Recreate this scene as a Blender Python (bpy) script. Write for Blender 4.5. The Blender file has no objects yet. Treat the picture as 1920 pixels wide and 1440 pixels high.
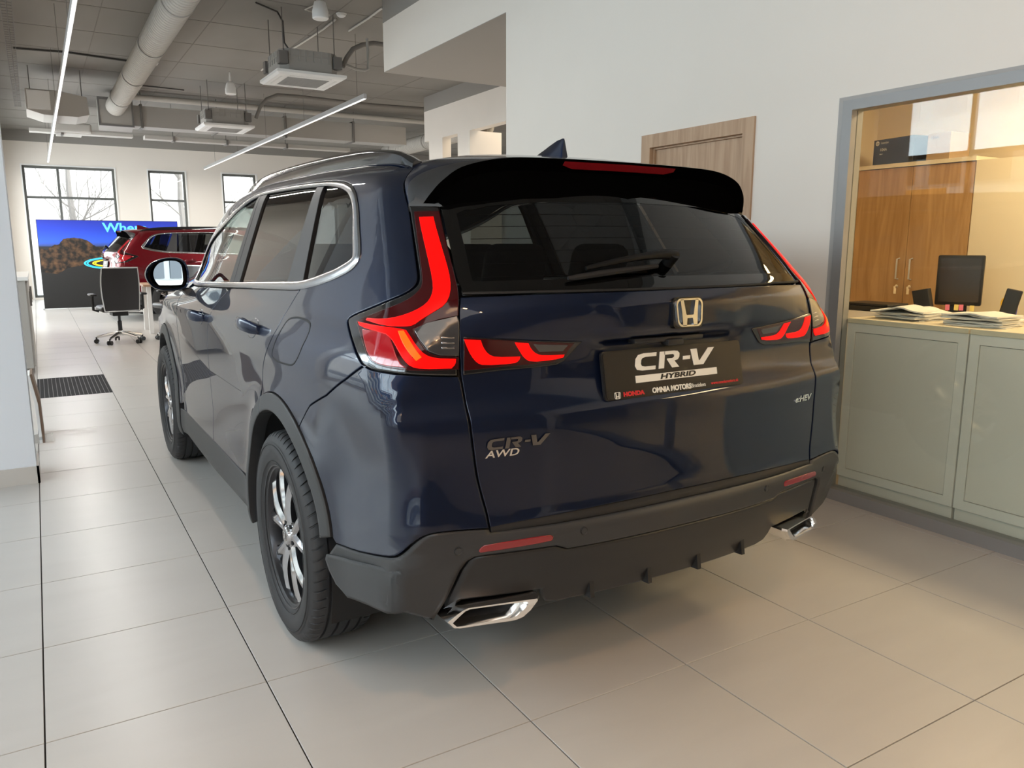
import bpy, bmesh, math, random
import numpy as np
from mathutils import Vector, Matrix
from mathutils.geometry import delaunay_2d_cdt
SC = bpy.context.scene
COL = SC.collection
rnd = random.Random(7)
PI = math.pi

# ---------------------------------------------------------------- camera
FPX = 1468.04                       # focal length in pixels of the 1920x1440 frame
CYAW, CPITCH = .5408, .1763
CPOS = Vector((.09864, -4.72872, 1.34982))
_f = Vector((math.sin(CYAW)*math.cos(CPITCH), math.cos(CYAW)*math.cos(CPITCH), -math.sin(CPITCH)))
_r = Vector((math.cos(CYAW), -math.sin(CYAW), 0))
_u = _r.cross(_f)
cam_d = bpy.data.cameras.new('camera')
cam_d.sensor_fit = 'HORIZONTAL'; cam_d.sensor_width = 36; cam_d.lens = FPX/1920*36
cam_d.clip_start = .05; cam_d.clip_end = 300
cam = bpy.data.objects.new('camera', cam_d); COL.objects.link(cam)
cam.matrix_world = Matrix(((_r.x, _u.x, -_f.x, CPOS.x), (_r.y, _u.y, -_f.y, CPOS.y), (_r.z, _u.z, -_f.z, CPOS.z), (0, 0, 0, 1)))
SC.camera = cam

# ---------------------------------------------------------------- world, exposure
w = bpy.data.worlds.new('sky'); SC.world = w; w.use_nodes = True
nt = w.node_tree; bg = nt.nodes['Background']
bg.inputs[0].default_value = (.84, .92, 1.0, 1); bg.inputs[1].default_value = 4.2
SC.view_settings.view_transform = 'Standard'; SC.view_settings.look = 'None'
SC.view_settings.gamma = 1; SC.view_settings.use_curve_mapping = False
SC.view_settings.exposure = 0.0
SC.cycles.use_denoising = True
SC.cycles.max_bounces = 10; SC.cycles.transparent_max_bounces = 16
SC.cycles.sample_clamp_indirect = 6
def portal(name, loc, rot, sx, sy):
    d = bpy.data.lights.new(name, 'AREA'); d.shape = 'RECTANGLE'; d.size = sx; d.size_y = sy
    d.cycles.is_portal = True
    o = bpy.data.objects.new(name, d); COL.objects.link(o); o.location = loc; o.rotation_euler = rot
    return o
def area(name, loc, rot, sx, sy, watts, color):
    d = bpy.data.lights.new(name, 'AREA'); d.shape = 'RECTANGLE'; d.size = sx; d.size_y = sy
    d.energy = watts; d.color = color
    o = bpy.data.objects.new(name, d); COL.objects.link(o); o.location = loc; o.rotation_euler = rot
    return o

sun_d = bpy.data.lights.new('sun', 'SUN'); sun_d.energy = 3.5; sun_d.angle = .01; sun_d.color = (1, .95, .87)
sun = bpy.data.objects.new('sun', sun_d); COL.objects.link(sun); sun.rotation_euler = Vector((-.62, .45, -.68)).to_track_quat('-Z', 'Y').to_euler()
# daylight of the bright sky through the upper lights of the shop window
area('daylight_shop_window', (-3.25, -2.1, 2.95), (0, -math.radians(78), 0), .8, 13.2, 330, (.76, .88, 1))
area('hall_side_fill', (-.85, 13.5, 1.9), (0, -math.radians(90), 0), 2.4, 7.6, 420, (.97, .97, 1))  # unseen fill added at the hall's left side to brighten the far wall
# ceiling lamps of the office, added fill lamps over the front zone
area('office_lamp_a', (5.0, -2.9, 2.66), (0, 0, 0), .6, 1.4, 62, (1, .72, .42))
area('office_lamp_b', (5.0, -6.0, 2.66), (0, 0, 0), .6, 1.4, 95, (1, .72, .42))
area('front_fill', (-.9, -6.2, 4.0), (0, 0, 0), 2.6, 3.4, 50, (1, .93, .85))  # soft fill added to brighten the floor, no fixture there
for _x, _y, _w in ((.3, -5.7, 45), (.3, -7.4, 45)): area('warm_fill', (_x, _y, 4.0), (0, 0, 0), .25, .25, _w, (1, .55, .25))  # warm fill added to tint the floor, placed clear of the tailgate reflections
area('ceiling_lamp_c', (8.5, 7, 3.95), (0, 0, 0), 3, 6, 170, (1, .82, .60))
# ---------------------------------------------------------------- materials
MATS = {}
def pr(name, color, rough=.5, metal=0., coat=0., coat_rough=.03, spec=.5, emit=None, estr=0., alpha=None, trans=0., ior=1.5, sheen=0.):
    if name in MATS: return MATS[name]
    m = bpy.data.materials.new(name); m.use_nodes = True
    b = m.node_tree.nodes['Principled BSDF']
    c = tuple(color) + (1,)
    b.inputs['Base Color'].default_value = c; b.inputs['Roughness'].default_value = rough
    b.inputs['Metallic'].default_value = metal; b.inputs['Coat Weight'].default_value = coat
    b.inputs['Coat Roughness'].default_value = coat_rough; b.inputs['Specular IOR Level'].default_value = spec
    b.inputs['Transmission Weight'].default_value = trans; b.inputs['IOR'].default_value = ior
    if emit: b.inputs['Emission Color'].default_value = tuple(emit)+(1,); b.inputs['Emission Strength'].default_value = estr
    m.diffuse_color = c
    MATS[name] = m; return m
def nodes(m): return m.node_tree.nodes, m.node_tree.links, m.node_tree.nodes['Principled BSDF']
def noise_color(m, c1, c2, scale, detail=4, stretch=(1, 1, 1), coord='Object', rough_var=None, bump=0., bscale=None):
    n, l, b = nodes(m)
    tc = n.new('ShaderNodeTexCoord'); mp = n.new('ShaderNodeMapping'); mp.inputs['Scale'].default_value = stretch
    l.new(tc.outputs[coord], mp.inputs[0])
    nz = n.new('ShaderNodeTexNoise'); nz.inputs['Scale'].default_value = scale; nz.inputs['Detail'].default_value = detail
    l.new(mp.outputs[0], nz.inputs['Vector'])
    r = n.new('ShaderNodeValToRGB'); r.color_ramp.elements[0].position = .32; r.color_ramp.elements[1].position = .68
    r.color_ramp.elements[0].color = tuple(c1)+(1,); r.color_ramp.elements[1].color = tuple(c2)+(1,)
    l.new(nz.outputs['Fac'], r.inputs[0]); l.new(r.outputs[0], b.inputs['Base Color'])
    if rough_var:
        mr = n.new('ShaderNodeMapRange'); mr.inputs['To Min'].default_value = rough_var[0]; mr.inputs['To Max'].default_value = rough_var[1]
        l.new(nz.outputs['Fac'], mr.inputs['Value']); l.new(mr.outputs[0], b.inputs['Roughness'])
    if bump:
        nb = n.new('ShaderNodeTexNoise'); nb.inputs['Scale'].default_value = bscale or scale*4; nb.inputs['Detail'].default_value = 3
        l.new(mp.outputs[0], nb.inputs['Vector'])
        bp = n.new('ShaderNodeBump'); bp.inputs['Strength'].default_value = bump; bp.inputs['Distance'].default_value = .01
        l.new(nb.outputs['Fac'], bp.inputs['Height']); l.new(bp.outputs[0], b.inputs['Normal'])
    return m
def glass_mat(name, tint, refl=1., ior=1.5, rough=0.):
    """thin pane: clear (tinted) view with a mirror reflection by the Schlick law"""
    if name in MATS: return MATS[name]
    m = bpy.data.materials.new(name); m.use_nodes = True
    n = m.node_tree.nodes; l = m.node_tree.links; n.clear()
    out = n.new('ShaderNodeOutputMaterial'); mix = n.new('ShaderNodeMixShader'); tr = n.new('ShaderNodeBsdfTransparent')
    gl = n.new('ShaderNodeBsdfGlossy'); ge = n.new('ShaderNodeNewGeometry')
    tr.inputs[0].default_value = tuple(tint)+(1,); gl.inputs['Roughness'].default_value = rough
    dt = n.new('ShaderNodeVectorMath'); dt.operation = 'DOT_PRODUCT'; l.new(ge.outputs['Normal'], dt.inputs[0]); l.new(ge.outputs['Incoming'], dt.inputs[1])
    def mth(op, a, b_=None):
        q = n.new('ShaderNodeMath'); q.operation = op
        for k, v in enumerate((a, b_)):
            if v is None: continue
            if isinstance(v, (int, float)): q.inputs[k].default_value = v
            else: l.new(v, q.inputs[k])
        return q.outputs[0]
    f0 = ((ior-1)/(ior+1))**2*refl
    c = mth('ABSOLUTE', dt.outputs['Value']); p5 = mth('POWER', mth('SUBTRACT', 1., c), 5.)
    fr = mth('ADD', f0, mth('MULTIPLY', p5, 1-f0))
    l.new(fr, mix.inputs[0]); l.new(tr.outputs[0], mix.inputs[1]); l.new(gl.outputs[0], mix.inputs[2])
    l.new(mix.outputs[0], out.inputs[0])
    MATS[name] = m; return m

# ---------------------------------------------------------------- object helpers
def mesh_obj(name, verts, faces, mat, parent=None, smooth=False, mats=None, fmat=None, sharp=None):
    me = bpy.data.meshes.new(name); me.from_pydata([tuple(v) for v in verts], [], [tuple(f) for f in faces])
    for m in (mats or [mat]): me.materials.append(m)
    if fmat is not None: me.polygons.foreach_set('material_index', fmat)
    if smooth:
        me.polygons.foreach_set('use_smooth', [True]*len(me.polygons))
        if sharp is not None: me.set_sharp_from_angle(angle=math.radians(sharp))
    me.update()
    o = bpy.data.objects.new(name, me); COL.objects.link(o)
    if parent is not None: o.parent = parent
    return o
class MB:
    """collects simple shapes into one mesh"""
    def __init__(s): s.v = []; s.f = []; s.m = []
    def add(s, v, f, mi=0, mat=None):
        b = len(s.v)
        s.v += [tuple(mat @ Vector(p)) if mat is not None else tuple(p) for p in v]
        s.f += [tuple(i+b for i in q) for q in f]; s.m += [mi]*len(f); return s
    def box(s, lo, hi, bev=0., mi=0, mat=None):
        x0, y0, z0 = lo; x1, y1, z1 = hi
        if bev <= 0:
            v = [(x0,y0,z0),(x1,y0,z0),(x1,y1,z0),(x0,y1,z0),(x0,y0,z1),(x1,y0,z1),(x1,y1,z1),(x0,y1,z1)]
            f = [(0,3,2,1),(4,5,6,7),(0,1,5,4),(1,2,6,5),(2,3,7,6),(3,0,4,7)]
            return s.add(v, f, mi, mat)
        bm = bmesh.new(); bmesh.ops.create_cube(bm, size=1)
        for q in bm.verts: q.co = Vector(((x0+x1)/2+q.co.x*(x1-x0), (y0+y1)/2+q.co.y*(y1-y0), (z0+z1)/2+q.co.z*(z1-z0)))
        bev = min(bev, .49*min(x1-x0, y1-y0, z1-z0))
        bmesh.ops.bevel(bm, geom=bm.edges[:], offset=bev, segments=2 if bev < .02 else 3, profile=.5, affect='EDGES')
        bm.verts.index_update()
        v = [q.co.copy() for q in bm.verts]; f = [tuple(t.index for t in q.verts) for q in bm.faces]; bm.free()
        return s.add(v, f, mi, mat)
    def tube(s, pts, r, n=8, mi=0, caps=True, closed=False):
        pts = [Vector(p) for p in pts]; rs = r if isinstance(r, (list, tuple)) else [r]*len(pts)
        N = len(pts); rings = []; up = None
        for i, p in enumerate(pts):
            a = pts[(i-1) % N] if (closed or i > 0) else p; c = pts[(i+1) % N] if (closed or i < N-1) else p
            t = (c-a).normalized()
            if up is None: up = Vector((0, 0, 1)) if abs(t.z) < .9 else Vector((1, 0, 0))
            e1 = (up - t*up.dot(t)).normalized(); e2 = t.cross(e1); up = e1
            rings.append([p + e1*(rs[i]*math.cos(2*PI*k/n)) + e2*(rs[i]*math.sin(2*PI*k/n)) for k in range(n)])
        v = [q for rg in rings for q in rg]; f = []
        for i in range(N if closed else N-1):
            j = (i+1) % N
            for k in range(n): f.append((i*n+k, i*n+(k+1) % n, j*n+(k+1) % n, j*n+k))
        if caps and not closed: f += [tuple(range(n-1, -1, -1)), tuple((N-1)*n+k for k in range(n))]
        return s.add(v, f, mi)
    def cyl(s, p0, p1, r, n=24, mi=0): return s.tube([p0, p1], r, n, mi)
    def prism(s, poly, z0, z1, axis='z', mi=0, mat=None):
        n = len(poly)
        def P3(a, b, c): return {'z': (a, b, c), 'y': (a, c, b), 'x': (c, a, b)}[axis]
        v = [P3(a, b, z0) for a, b in poly] + [P3(a, b, z1) for a, b in poly]
        f = [tuple(range(n-1, -1, -1)), tuple(range(n, 2*n))] + [(i, (i+1) % n, n+(i+1) % n, n+i) for i in range(n)]
        return s.add(v, f, mi, mat)
    def lathe(s, prof, n=48, axis='z', mi=0, mat=None, closed=False):
        v = []; f = []; m = len(prof)
        for k in range(n):
            a = 2*PI*k/n
            for r, h in prof:
                p = {'z': (r*math.cos(a), r*math.sin(a), h), 'x': (h, r*math.cos(a), r*math.sin(a)), 'y': (r*math.cos(a), h, r*math.sin(a))}[axis]
                v.append(p)
        for k in range(n):
            j = (k+1) % n
            for i in range(m if closed else m-1):
                i2 = (i+1) % m
                f.append((k*m+i, j*m+i, j*m+i2, k*m+i2))
        return s.add(v, f, mi, mat)
    def build(s, name, mat, parent=None, smooth=False, sharp=35, fix=True):
        mats = mat if isinstance(mat, list) else [mat]
        o = mesh_obj(name, s.v, s.f, None, parent, mats=mats, fmat=s.m)
        if fix:
            bm = bmesh.new(); bm.from_mesh(o.data); bmesh.ops.recalc_face_normals(bm, faces=bm.faces[:]); bm.to_mesh(o.data); bm.free()
        if smooth:
            o.data.polygons.foreach_set('use_smooth', [True]*len(o.data.polygons)); o.data.set_sharp_from_angle(angle=math.radians(sharp))
        return o
def empty(name, loc=(0, 0, 0), rz=0.):
    o = bpy.data.objects.new(name, None); COL.objects.link(o); o.location = loc; o.rotation_euler = (0, 0, rz); o.empty_display_size = .1
    return o
def tag(o, label=None, cat=None, group=None, kind=None):
    if label: o['label'] = label
    if cat: o['category'] = cat
    if group: o['group'] = group
    if kind: o['kind'] = kind
    return o
def struct(o, label=None):
    o['kind'] = 'structure'
    if label: o['label'] = label
    return o
KIDS = {}
def copy_tree(o, parent=None, swap=None):
    c = o.copy(); COL.objects.link(c); c.parent = parent
    if swap:
        for i, sl in enumerate(c.material_slots):
            if sl.material and sl.material.name in swap:
                nm = sl.material.name; sl.link = 'OBJECT'; sl.material = swap[nm]
    for ch in KIDMAP.get(o.name, []): copy_tree(ch, c, swap)
    return c
KIDMAP = {}
def index_children():
    KIDMAP.clear()
    for q in SC.objects:
        if q.parent: KIDMAP.setdefault(q.parent.name, []).append(q)
def text_obj(name, body, size, mat, parent=None, extrude=.001, shear=0., offset=0., space=1., align='CENTER', xs=1., mw=None):
    cu = bpy.data.curves.new(name, 'FONT'); cu.body = body; cu.size = size; cu.extrude = extrude; cu.shear = shear; cu.offset = offset
    cu.space_character = space; cu.align_x = align; cu.align_y = 'CENTER'; cu.resolution_u = 4
    t = bpy.data.objects.new('tmp_text', cu); COL.objects.link(t)
    dg = bpy.context.evaluated_depsgraph_get(); dg.update()
    me = bpy.data.meshes.new_from_object(t.evaluated_get(dg)); me.name = name
    bpy.data.objects.remove(t); bpy.data.curves.remove(cu)
    me.transform(Matrix.Diagonal((xs, 1, 1, 1)))
    if mw is not None: me.transform(mw)
    me.materials.clear(); me.materials.append(mat)
    o = bpy.data.objects.new(name, me); COL.objects.link(o)
    if parent is not None: o.parent = parent
    return o
def frame(o, ex, ey):
    """matrix with local x=ex, local y=ey, origin o"""
    ex = Vector(ex).normalized(); ey = Vector(ey); ey = (ey-ex*ex.dot(ey)).normalized(); ez = ex.cross(ey)
    return Matrix(((ex.x, ey.x, ez.x, o[0]), (ex.y, ey.y, ez.y, o[1]), (ex.z, ey.z, ez.z, o[2]), (0, 0, 0, 1)))
# ================================================================ the showroom (world: floor tiles 0.6 m along X and Y)
def W(px, ax, v):
    """photograph pixel -> world point on the plane axis = v"""
    d = _r*((px[0]-960)/FPX) - _u*((px[1]-720)/FPX) + _f
    return CPOS + d*((v-CPOS[ax])/d[ax])
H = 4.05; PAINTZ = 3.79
XW = 3.67; XL = -2.9; YB = -9.5; YF = 18.0; XR = 12.5
WALL = pr('wall_warm_lit', (.85, .80, .735), rough=.85); noise_color(WALL, (.84, .79, .725), (.86, .81, .745), 1.2)  # white wall, warm lamp light mixed into its colour
WALLC = pr('wall_cool_lit', (.80, .84, .90), rough=.85)  # white pillar, cool daylight mixed into its colour
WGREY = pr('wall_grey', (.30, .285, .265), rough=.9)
CEIL = pr('ceiling_concrete', (.24, .225, .205), rough=.9); noise_color(CEIL, (.21, .195, .178), (.265, .25, .23), .9, stretch=(1, .35, 1))
TILE = pr('floor_tile', (.50, .47, .43), rough=.28, spec=.5)
def tile_mat():
    n, l, b = nodes(TILE)
    oi = n.new('ShaderNodeObjectInfo'); tc = n.new('ShaderNodeTexCoord'); ge = n.new('ShaderNodeNewGeometry')
    mp = n.new('ShaderNodeMapping'); mp.inputs['Scale'].default_value = (.9, 3.2, 1); mp.inputs['Rotation'].default_value = (0, 0, .35)
    l.new(ge.outputs['Position'], mp.inputs[0])
    nz = n.new('ShaderNodeTexNoise'); nz.inputs['Scale'].default_value = 2.3; nz.inputs['Detail'].default_value = 6; nz.inputs['Distortion'].default_value = .8
    l.new(mp.outputs[0], nz.inputs['Vector'])
    r = n.new('ShaderNodeValToRGB'); r.color_ramp.elements[0].color = (.50, .475, .445, 1); r.color_ramp.elements[1].color = (.525, .50, .47, 1)
    r.color_ramp.elements[0].position = .3; r.color_ramp.elements[1].position = .7
    l.new(nz.outputs['Fac'], r.inputs[0]); l.new(r.outputs[0], b.inputs['Base Color'])
    mr = n.new('ShaderNodeMapRange'); mr.inputs['To Min'].default_value = .26; mr.inputs['To Max'].default_value = .36
    l.new(nz.outputs['Fac'], mr.inputs[0]); l.new(mr.outputs[0], b.inputs['Roughness'])
    bp = n.new('ShaderNodeBump'); bp.inputs['Strength'].default_value = .02; bp.inputs['Distance'].default_value = .004
    l.new(nz.outputs['Fac'], bp.inputs['Height']); l.new(bp.outputs[0], b.inputs['Normal'])
tile_mat()
GROUT = pr('grout', (.022, .021, .020), rough=.9)
FRAME = pr('grey_aluminium', (.30, .30, .30), rough=.42, metal=.25)
DKFRAME = pr('dark_window_frame', (.10, .105, .10), rough=.5)
PANE = glass_mat('window_pane', (.96, .98, .97), ior=1.45)
SKIRT = pr('skirting_tile', (.60, .575, .54), rough=.35)

# ---- floor
mb = MB(); mb.box((XL-.3, YB-.3, -.2), (XR+.3, YF+.3, -.005)); floor = mb.build('floor', GROUT); struct(floor, 'large beige floor tiles with thin dark joints')
def tile_mesh(w, h):
    g = .0022
    k = .0019; v = [(g, k, -.006), (w-g, k, -.006), (w-g, h-k, -.006), (g, h-k, -.006), (g, k, -.0008), (w-g, k, -.0008), (w-g, h-k, -.0008), (g, h-k, -.0008),
         (g+.0008, k+.0008, 0), (w-g-.0008, k+.0008, 0), (w-g-.0008, h-k-.0008, 0), (g+.0008, h-k-.0008, 0)]
    f = [(0, 1, 5, 4), (1, 2, 6, 5), (2, 3, 7, 6), (3, 0, 4, 7), (4, 5, 9, 8), (5, 6, 10, 9), (6, 7, 11, 10), (7, 4, 8, 11), (8, 9, 10, 11)]
    me = bpy.data.meshes.new('tile'); me.from_pydata(v, [], f); me.materials.append(TILE); me.update(); return me, v, f
tm, tv, tf = tile_mesh(.6, .6); tcut, cv, cf = tile_mesh(.066, .6); tmat = tile_mesh(.6, .3)[0]
MAT_X, MAT_Y = (0, .6), (3.3, 4.5)
fieldmb = MB(); ntile = 0
for i in range(-5, 21):
    for j in range(-16, 30):
        x, y = i*.6, j*.6
        if x+.6 < XL or x > XR or y+.6 < YB or y > YF: continue
        if i == 0 and 2.9 < y < 4.6:                              # door mat let into the floor, cut tiles at both ends
            if y < 3.1 or y > 4.1:
                    o = bpy.data.objects.new('tile', tmat); COL.objects.link(o); o.location = (x, 3.0 if y < 3.1 else 4.5, 0); o.parent = floor
            continue
        near = -1 <= i <= 6 and -7 <= j <= 24
        if i == 6 and y < 1.2:                                     # cut tiles along the right wall
            me, v, f = tcut, cv, cf
        else: me, v, f = tm, tv, tf
        if near and not (i == -1 and y > .3) and not (i == 6 and y >= 1.2):
            o = bpy.data.objects.new('tile', me); COL.objects.link(o); o.location = (x, y, 0); o.parent = floor; ntile += 1
        elif not (i == 6 and y < 1.2): fieldmb.add(v, f, mat=Matrix.Translation((x, y, 0)))
        if i == 6 and y < 1.2: fieldmb.add(*tile_mesh(.534, .6)[1:], mat=Matrix.Translation((x+.066, y, 0)))
o = fieldmb.build('tile_field', TILE, floor, fix=False); o['kind'] = 'stuff'

# ---- ceiling slab with joints
mb = MB(); mb.box((XL-.3, YB-.3, H), (XR+.3, YF+.3, H+.25)); ceiling = mb.build('ceiling', CEIL); struct(ceiling, 'raw grey concrete ceiling')
mb = MB()
for y in np.arange(-9, 18, 1.25): mb.box((XL, y, H-.003), (XR, y+.012, H+.001))
for x in (-1.4, 1.0, 2.2, 3.4, 4.6, 5.8, 8.2): mb.box((x, YB, H-.003), (x+.010, YF, H+.001))
mb.build('ceiling_joints', pr('joint_dark', (.20, .185, .17), rough=.9), ceiling)

# ---- walls
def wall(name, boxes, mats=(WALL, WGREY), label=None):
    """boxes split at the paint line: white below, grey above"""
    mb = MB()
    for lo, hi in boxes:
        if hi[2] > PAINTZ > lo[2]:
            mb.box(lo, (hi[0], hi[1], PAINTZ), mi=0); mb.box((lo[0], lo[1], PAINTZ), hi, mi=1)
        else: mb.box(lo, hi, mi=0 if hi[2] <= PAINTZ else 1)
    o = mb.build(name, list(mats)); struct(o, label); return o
DY0, DY1, DZ = -1.47, -.494, 2.066          # door in the right wall
GY0_, GY1_, GZ = -8.9, -2.05, 2.06          # office glazing
T_ = .14
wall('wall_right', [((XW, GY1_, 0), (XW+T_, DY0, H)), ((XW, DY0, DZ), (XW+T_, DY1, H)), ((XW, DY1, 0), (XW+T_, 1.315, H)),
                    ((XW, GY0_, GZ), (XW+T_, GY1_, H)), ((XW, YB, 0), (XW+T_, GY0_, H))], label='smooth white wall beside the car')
wall('wall_lintel', [((XW, 1.315, 3.272), (6.3, 4.032, H))], label='white dropped soffit over the passage')
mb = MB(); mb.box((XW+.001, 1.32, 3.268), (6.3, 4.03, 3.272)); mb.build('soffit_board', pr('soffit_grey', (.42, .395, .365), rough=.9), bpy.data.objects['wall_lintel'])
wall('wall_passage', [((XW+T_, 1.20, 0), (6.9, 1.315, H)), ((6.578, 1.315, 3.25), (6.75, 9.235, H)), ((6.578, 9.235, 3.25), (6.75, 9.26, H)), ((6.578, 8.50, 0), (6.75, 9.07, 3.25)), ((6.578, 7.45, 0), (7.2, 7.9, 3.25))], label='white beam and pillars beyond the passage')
wall('wall_far_right', [((XR, 1.2, 0), (XR+.2, YF, H))])
wall('wall_entry', [((-.62, .397, 0), (-.006, .72, H)), ((XL, .397, 3.35), (-.62, .72, H))], mats=(WALLC, WGREY), label='white pillar wall end with skirting')
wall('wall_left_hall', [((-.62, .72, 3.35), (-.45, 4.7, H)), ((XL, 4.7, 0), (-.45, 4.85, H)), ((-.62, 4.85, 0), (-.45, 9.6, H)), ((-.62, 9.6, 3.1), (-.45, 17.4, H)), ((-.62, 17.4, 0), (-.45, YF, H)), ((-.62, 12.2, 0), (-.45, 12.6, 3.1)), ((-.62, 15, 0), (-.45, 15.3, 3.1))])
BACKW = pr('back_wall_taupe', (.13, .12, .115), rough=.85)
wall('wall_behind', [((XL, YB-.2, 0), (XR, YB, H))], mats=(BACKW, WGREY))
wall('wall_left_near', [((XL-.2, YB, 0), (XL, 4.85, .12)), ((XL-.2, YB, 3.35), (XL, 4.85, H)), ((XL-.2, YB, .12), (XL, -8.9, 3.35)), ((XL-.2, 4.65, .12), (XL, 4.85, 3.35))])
# far wall with window openings
WINS = [(.0, 2.0, .05), (2.78, 3.68, .05), (4.61, 5.51, .05), (6.9, 7.8, .05), (8.6, 10.6, .05)]
bx = []; x = -.62
for a, b, z0 in WINS:
    bx += [((x, YF, 0), (a, YF+.3, H)), ((a, YF, 3.24), (b, YF+.3, H)), ((a, YF, 0), (b, YF+.3, z0))]; x = b
bx.append(((x, YF, 0), (XR+.2, YF+.3, H)))
wall('wall_back', bx, label='white far wall with tall windows')
# windows
def window(n, p0, p1, axis, zlo, zhi, mull, trans, fr=DKFRAME, w=.055, label=None, depth=.06):
    """frame bars and panes between p0 and p1 along an axis"""
    a0 = p0[0] if axis == 'x' else p0[1]; a1 = p1[0] if axis == 'x' else p1[1]; c = p0[1] if axis == 'x' else p0[0]
    def bxs(mb, u0, u1, z0, z1, d0, d1):
        if axis == 'x': mb.box((u0, c+d0, z0), (u1, c+d1, z1))
        else: mb.box((c+d0, u0, z0), (c+d1, u1, z1))
    mb = MB(); h = depth/2
    for u in (a0, a1-w): bxs(mb, u, u+w, zlo, zhi, -h, h)
    for z in (zlo, zhi-w): bxs(mb, a0+w, a1-w, z, z+w, -h, h)
    for u in mull: bxs(mb, u-w/2, u+w/2, zlo+w, zhi-w, -h*.98, h*.98)
    for z in trans: bxs(mb, a0+w, a1-w, z-w/2, z+w/2, -h*.96, h*.96)
    o = mb.build('window_%d' % n, fr); struct(o, label)
    us = [a0+w]+sorted(mull)+[a1-w]; zs = [zlo+w]+sorted(trans)+[zhi-w]
    for i in range(len(us)-1):
        for k in range(len(zs)-1):
            m2 = MB(); bxs(m2, us[i], us[i+1], zs[k], zs[k+1], -.004, .004); m2.build('pane', PANE, o)
    return o
for k, (a, b, z0) in enumerate(WINS):
    window(k+1, (a, YF+.12), (b, YF+.12), 'x', z0, 3.235, [a+.75] if b-a > 1.5 else [], [2.49], label='tall dark framed window in the far wall')
window(6, (XL-.1, -8.9), (XL-.1, 4.65), 'y', .12, 3.35, list(np.arange(-7.3, 4.4, 1.68)), [2.5], fr=FRAME, label='wide shop window to the street')
for k, (a, b) in enumerate(((9.6, 12.2), (12.6, 15.0), (15.3, 17.4))): window(7+k, (-.53, a), (-.53, b), 'y', 0.05, 3.1, [(a+b)/2], [2.49])
portal('portal_left', (XL-.25, -2.1, 1.75), (0, -PI/2, 0), 3.3, 13.5)
portal('portal_far', (5, YF+.4, 1.7), (PI/2, 0, 0), 11, 3.3)
portal('portal_hall', (-.7, 13.5, 1.6), (0, -PI/2, 0), 3.2, 8)
# white reveals, skirting
mb = MB()
for a, b, z0 in WINS: mb.box((a-.03, YF-.012, 3.235), (b+.03, YF, 3.265)); mb.box((b, YF-.012, 0), (b+.03, YF, 3.235)); mb.box((a-.03, YF-.012, 0), (a, YF, 3.235))
struct(mb.build('trim_1', pr('white_trim', (.86, .86, .85), rough=.5)))
mb = MB(); mb.box((-.63, .385, 0), (.006, .397, .10)); mb.box((-.006, .385, 0), (.006, .72, .10)); struct(mb.build('baseboard_entry', SKIRT), 'pale tile skirting at the pillar')
mb = MB(); mb.box((-.45, 6.7, 0), (-.438, 9.6, .08)); struct(mb.build('baseboard_left', SKIRT))
mb = MB(); mb.box((XW-.012, DY1, 0), (XW, 1.327, .08)); mb.box((XW-.012, GY1_, 0), (XW, DY0, .08)); struct(mb.build('baseboard_right', SKIRT))
# ---- office glazing frame, pane
mb = MB(); y0, y1 = GY0_, GY1_
mb.box((XW-.02, y1-.055, 0), (XW+.07, y1, GZ)); mb.box((XW-.02, y0, 0), (XW+.07, y1-.055, .06)); mb.box((XW-.02, y0, GZ-.05), (XW+.07, y1-.055, GZ)); mb.box((XW-.02, y0, .06), (XW+.07, y0+.055, GZ-.05)); mb.box((XW-.02, -5.4, .06), (XW+.07, -5.34, GZ-.05))
fo = mb.build('window_10', FRAME); struct(fo, 'grey aluminium frame of the office glazing')
mb = MB(); mb.box((XW-.004, y1, 0), (XW+.08, y1+.035, GZ+.02)); mb.box((XW-.004, y0, GZ), (XW+.08, y1, GZ+.02)); mb.build('frame_reveal', pr('reveal_grey', (.42, .41, .40), rough=.7), fo)
OPANE = glass_mat('office_glass', (.93, .96, .94), ior=1.5)
for a, b in ((-5.34, y1-.055), (y0+.055, -5.4)):
    mb = MB(); mb.box((XW+.02, a, .06), (XW+.028, b, GZ-.05)); mb.build('pane', OPANE, fo)
# ---- door in the right wall
OAK = pr('oak_veneer', (.50, .33, .20), rough=.5)
def wood(m, c1, c2, sc=(14, 14, 1.0)):
    n, l, b = nodes(m); tc = n.new('ShaderNodeTexCoord'); mp = n.new('ShaderNodeMapping'); mp.inputs['Scale'].default_value = sc
    l.new(tc.outputs['Object'], mp.inputs[0]); nz = n.new('ShaderNodeTexNoise'); nz.inputs['Scale'].default_value = 1.6; nz.inputs['Detail'].default_value = 7; nz.inputs['Distortion'].default_value = 1.2
    l.new(mp.outputs[0], nz.inputs['Vector']); r = n.new('ShaderNodeValToRGB'); r.color_ramp.elements[0].color = tuple(c1)+(1,); r.color_ramp.elements[1].color = tuple(c2)+(1,)
    r.color_ramp.elements[0].position = .35; r.color_ramp.elements[1].position = .65; l.new(nz.outputs['Fac'], r.inputs[0]); l.new(r.outputs[0], b.inputs['Base Color'])
wood(OAK, (.42, .27, .165), (.54, .37, .24))
mb = MB(); J = .085
for a, b, z0, z1 in ((DY0, DY0+J, 0, DZ-J), (DY1-J, DY1, 0, DZ-J)): mb.box((XW-.014, a, z0), (XW+T_-.01, b, z1))
mb.box((XW-.014, DY0, DZ-J), (XW+T_-.01, DY1, DZ))
for a, b, z1 in ((DY0+J-.0, DY0+J+.012, DZ-J-.012), (DY1-J-.012, DY1-J, DZ-J-.012)): mb.box((XW+.018, a, 0), (XW+.034, b, z1))
mb.box((XW+.018, DY0+J, DZ-J-.012), (XW+.034, DY1-J, DZ-J))
dj = mb.build('door_1', OAK); struct(dj, 'light oak door and frame in the white wall')
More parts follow.
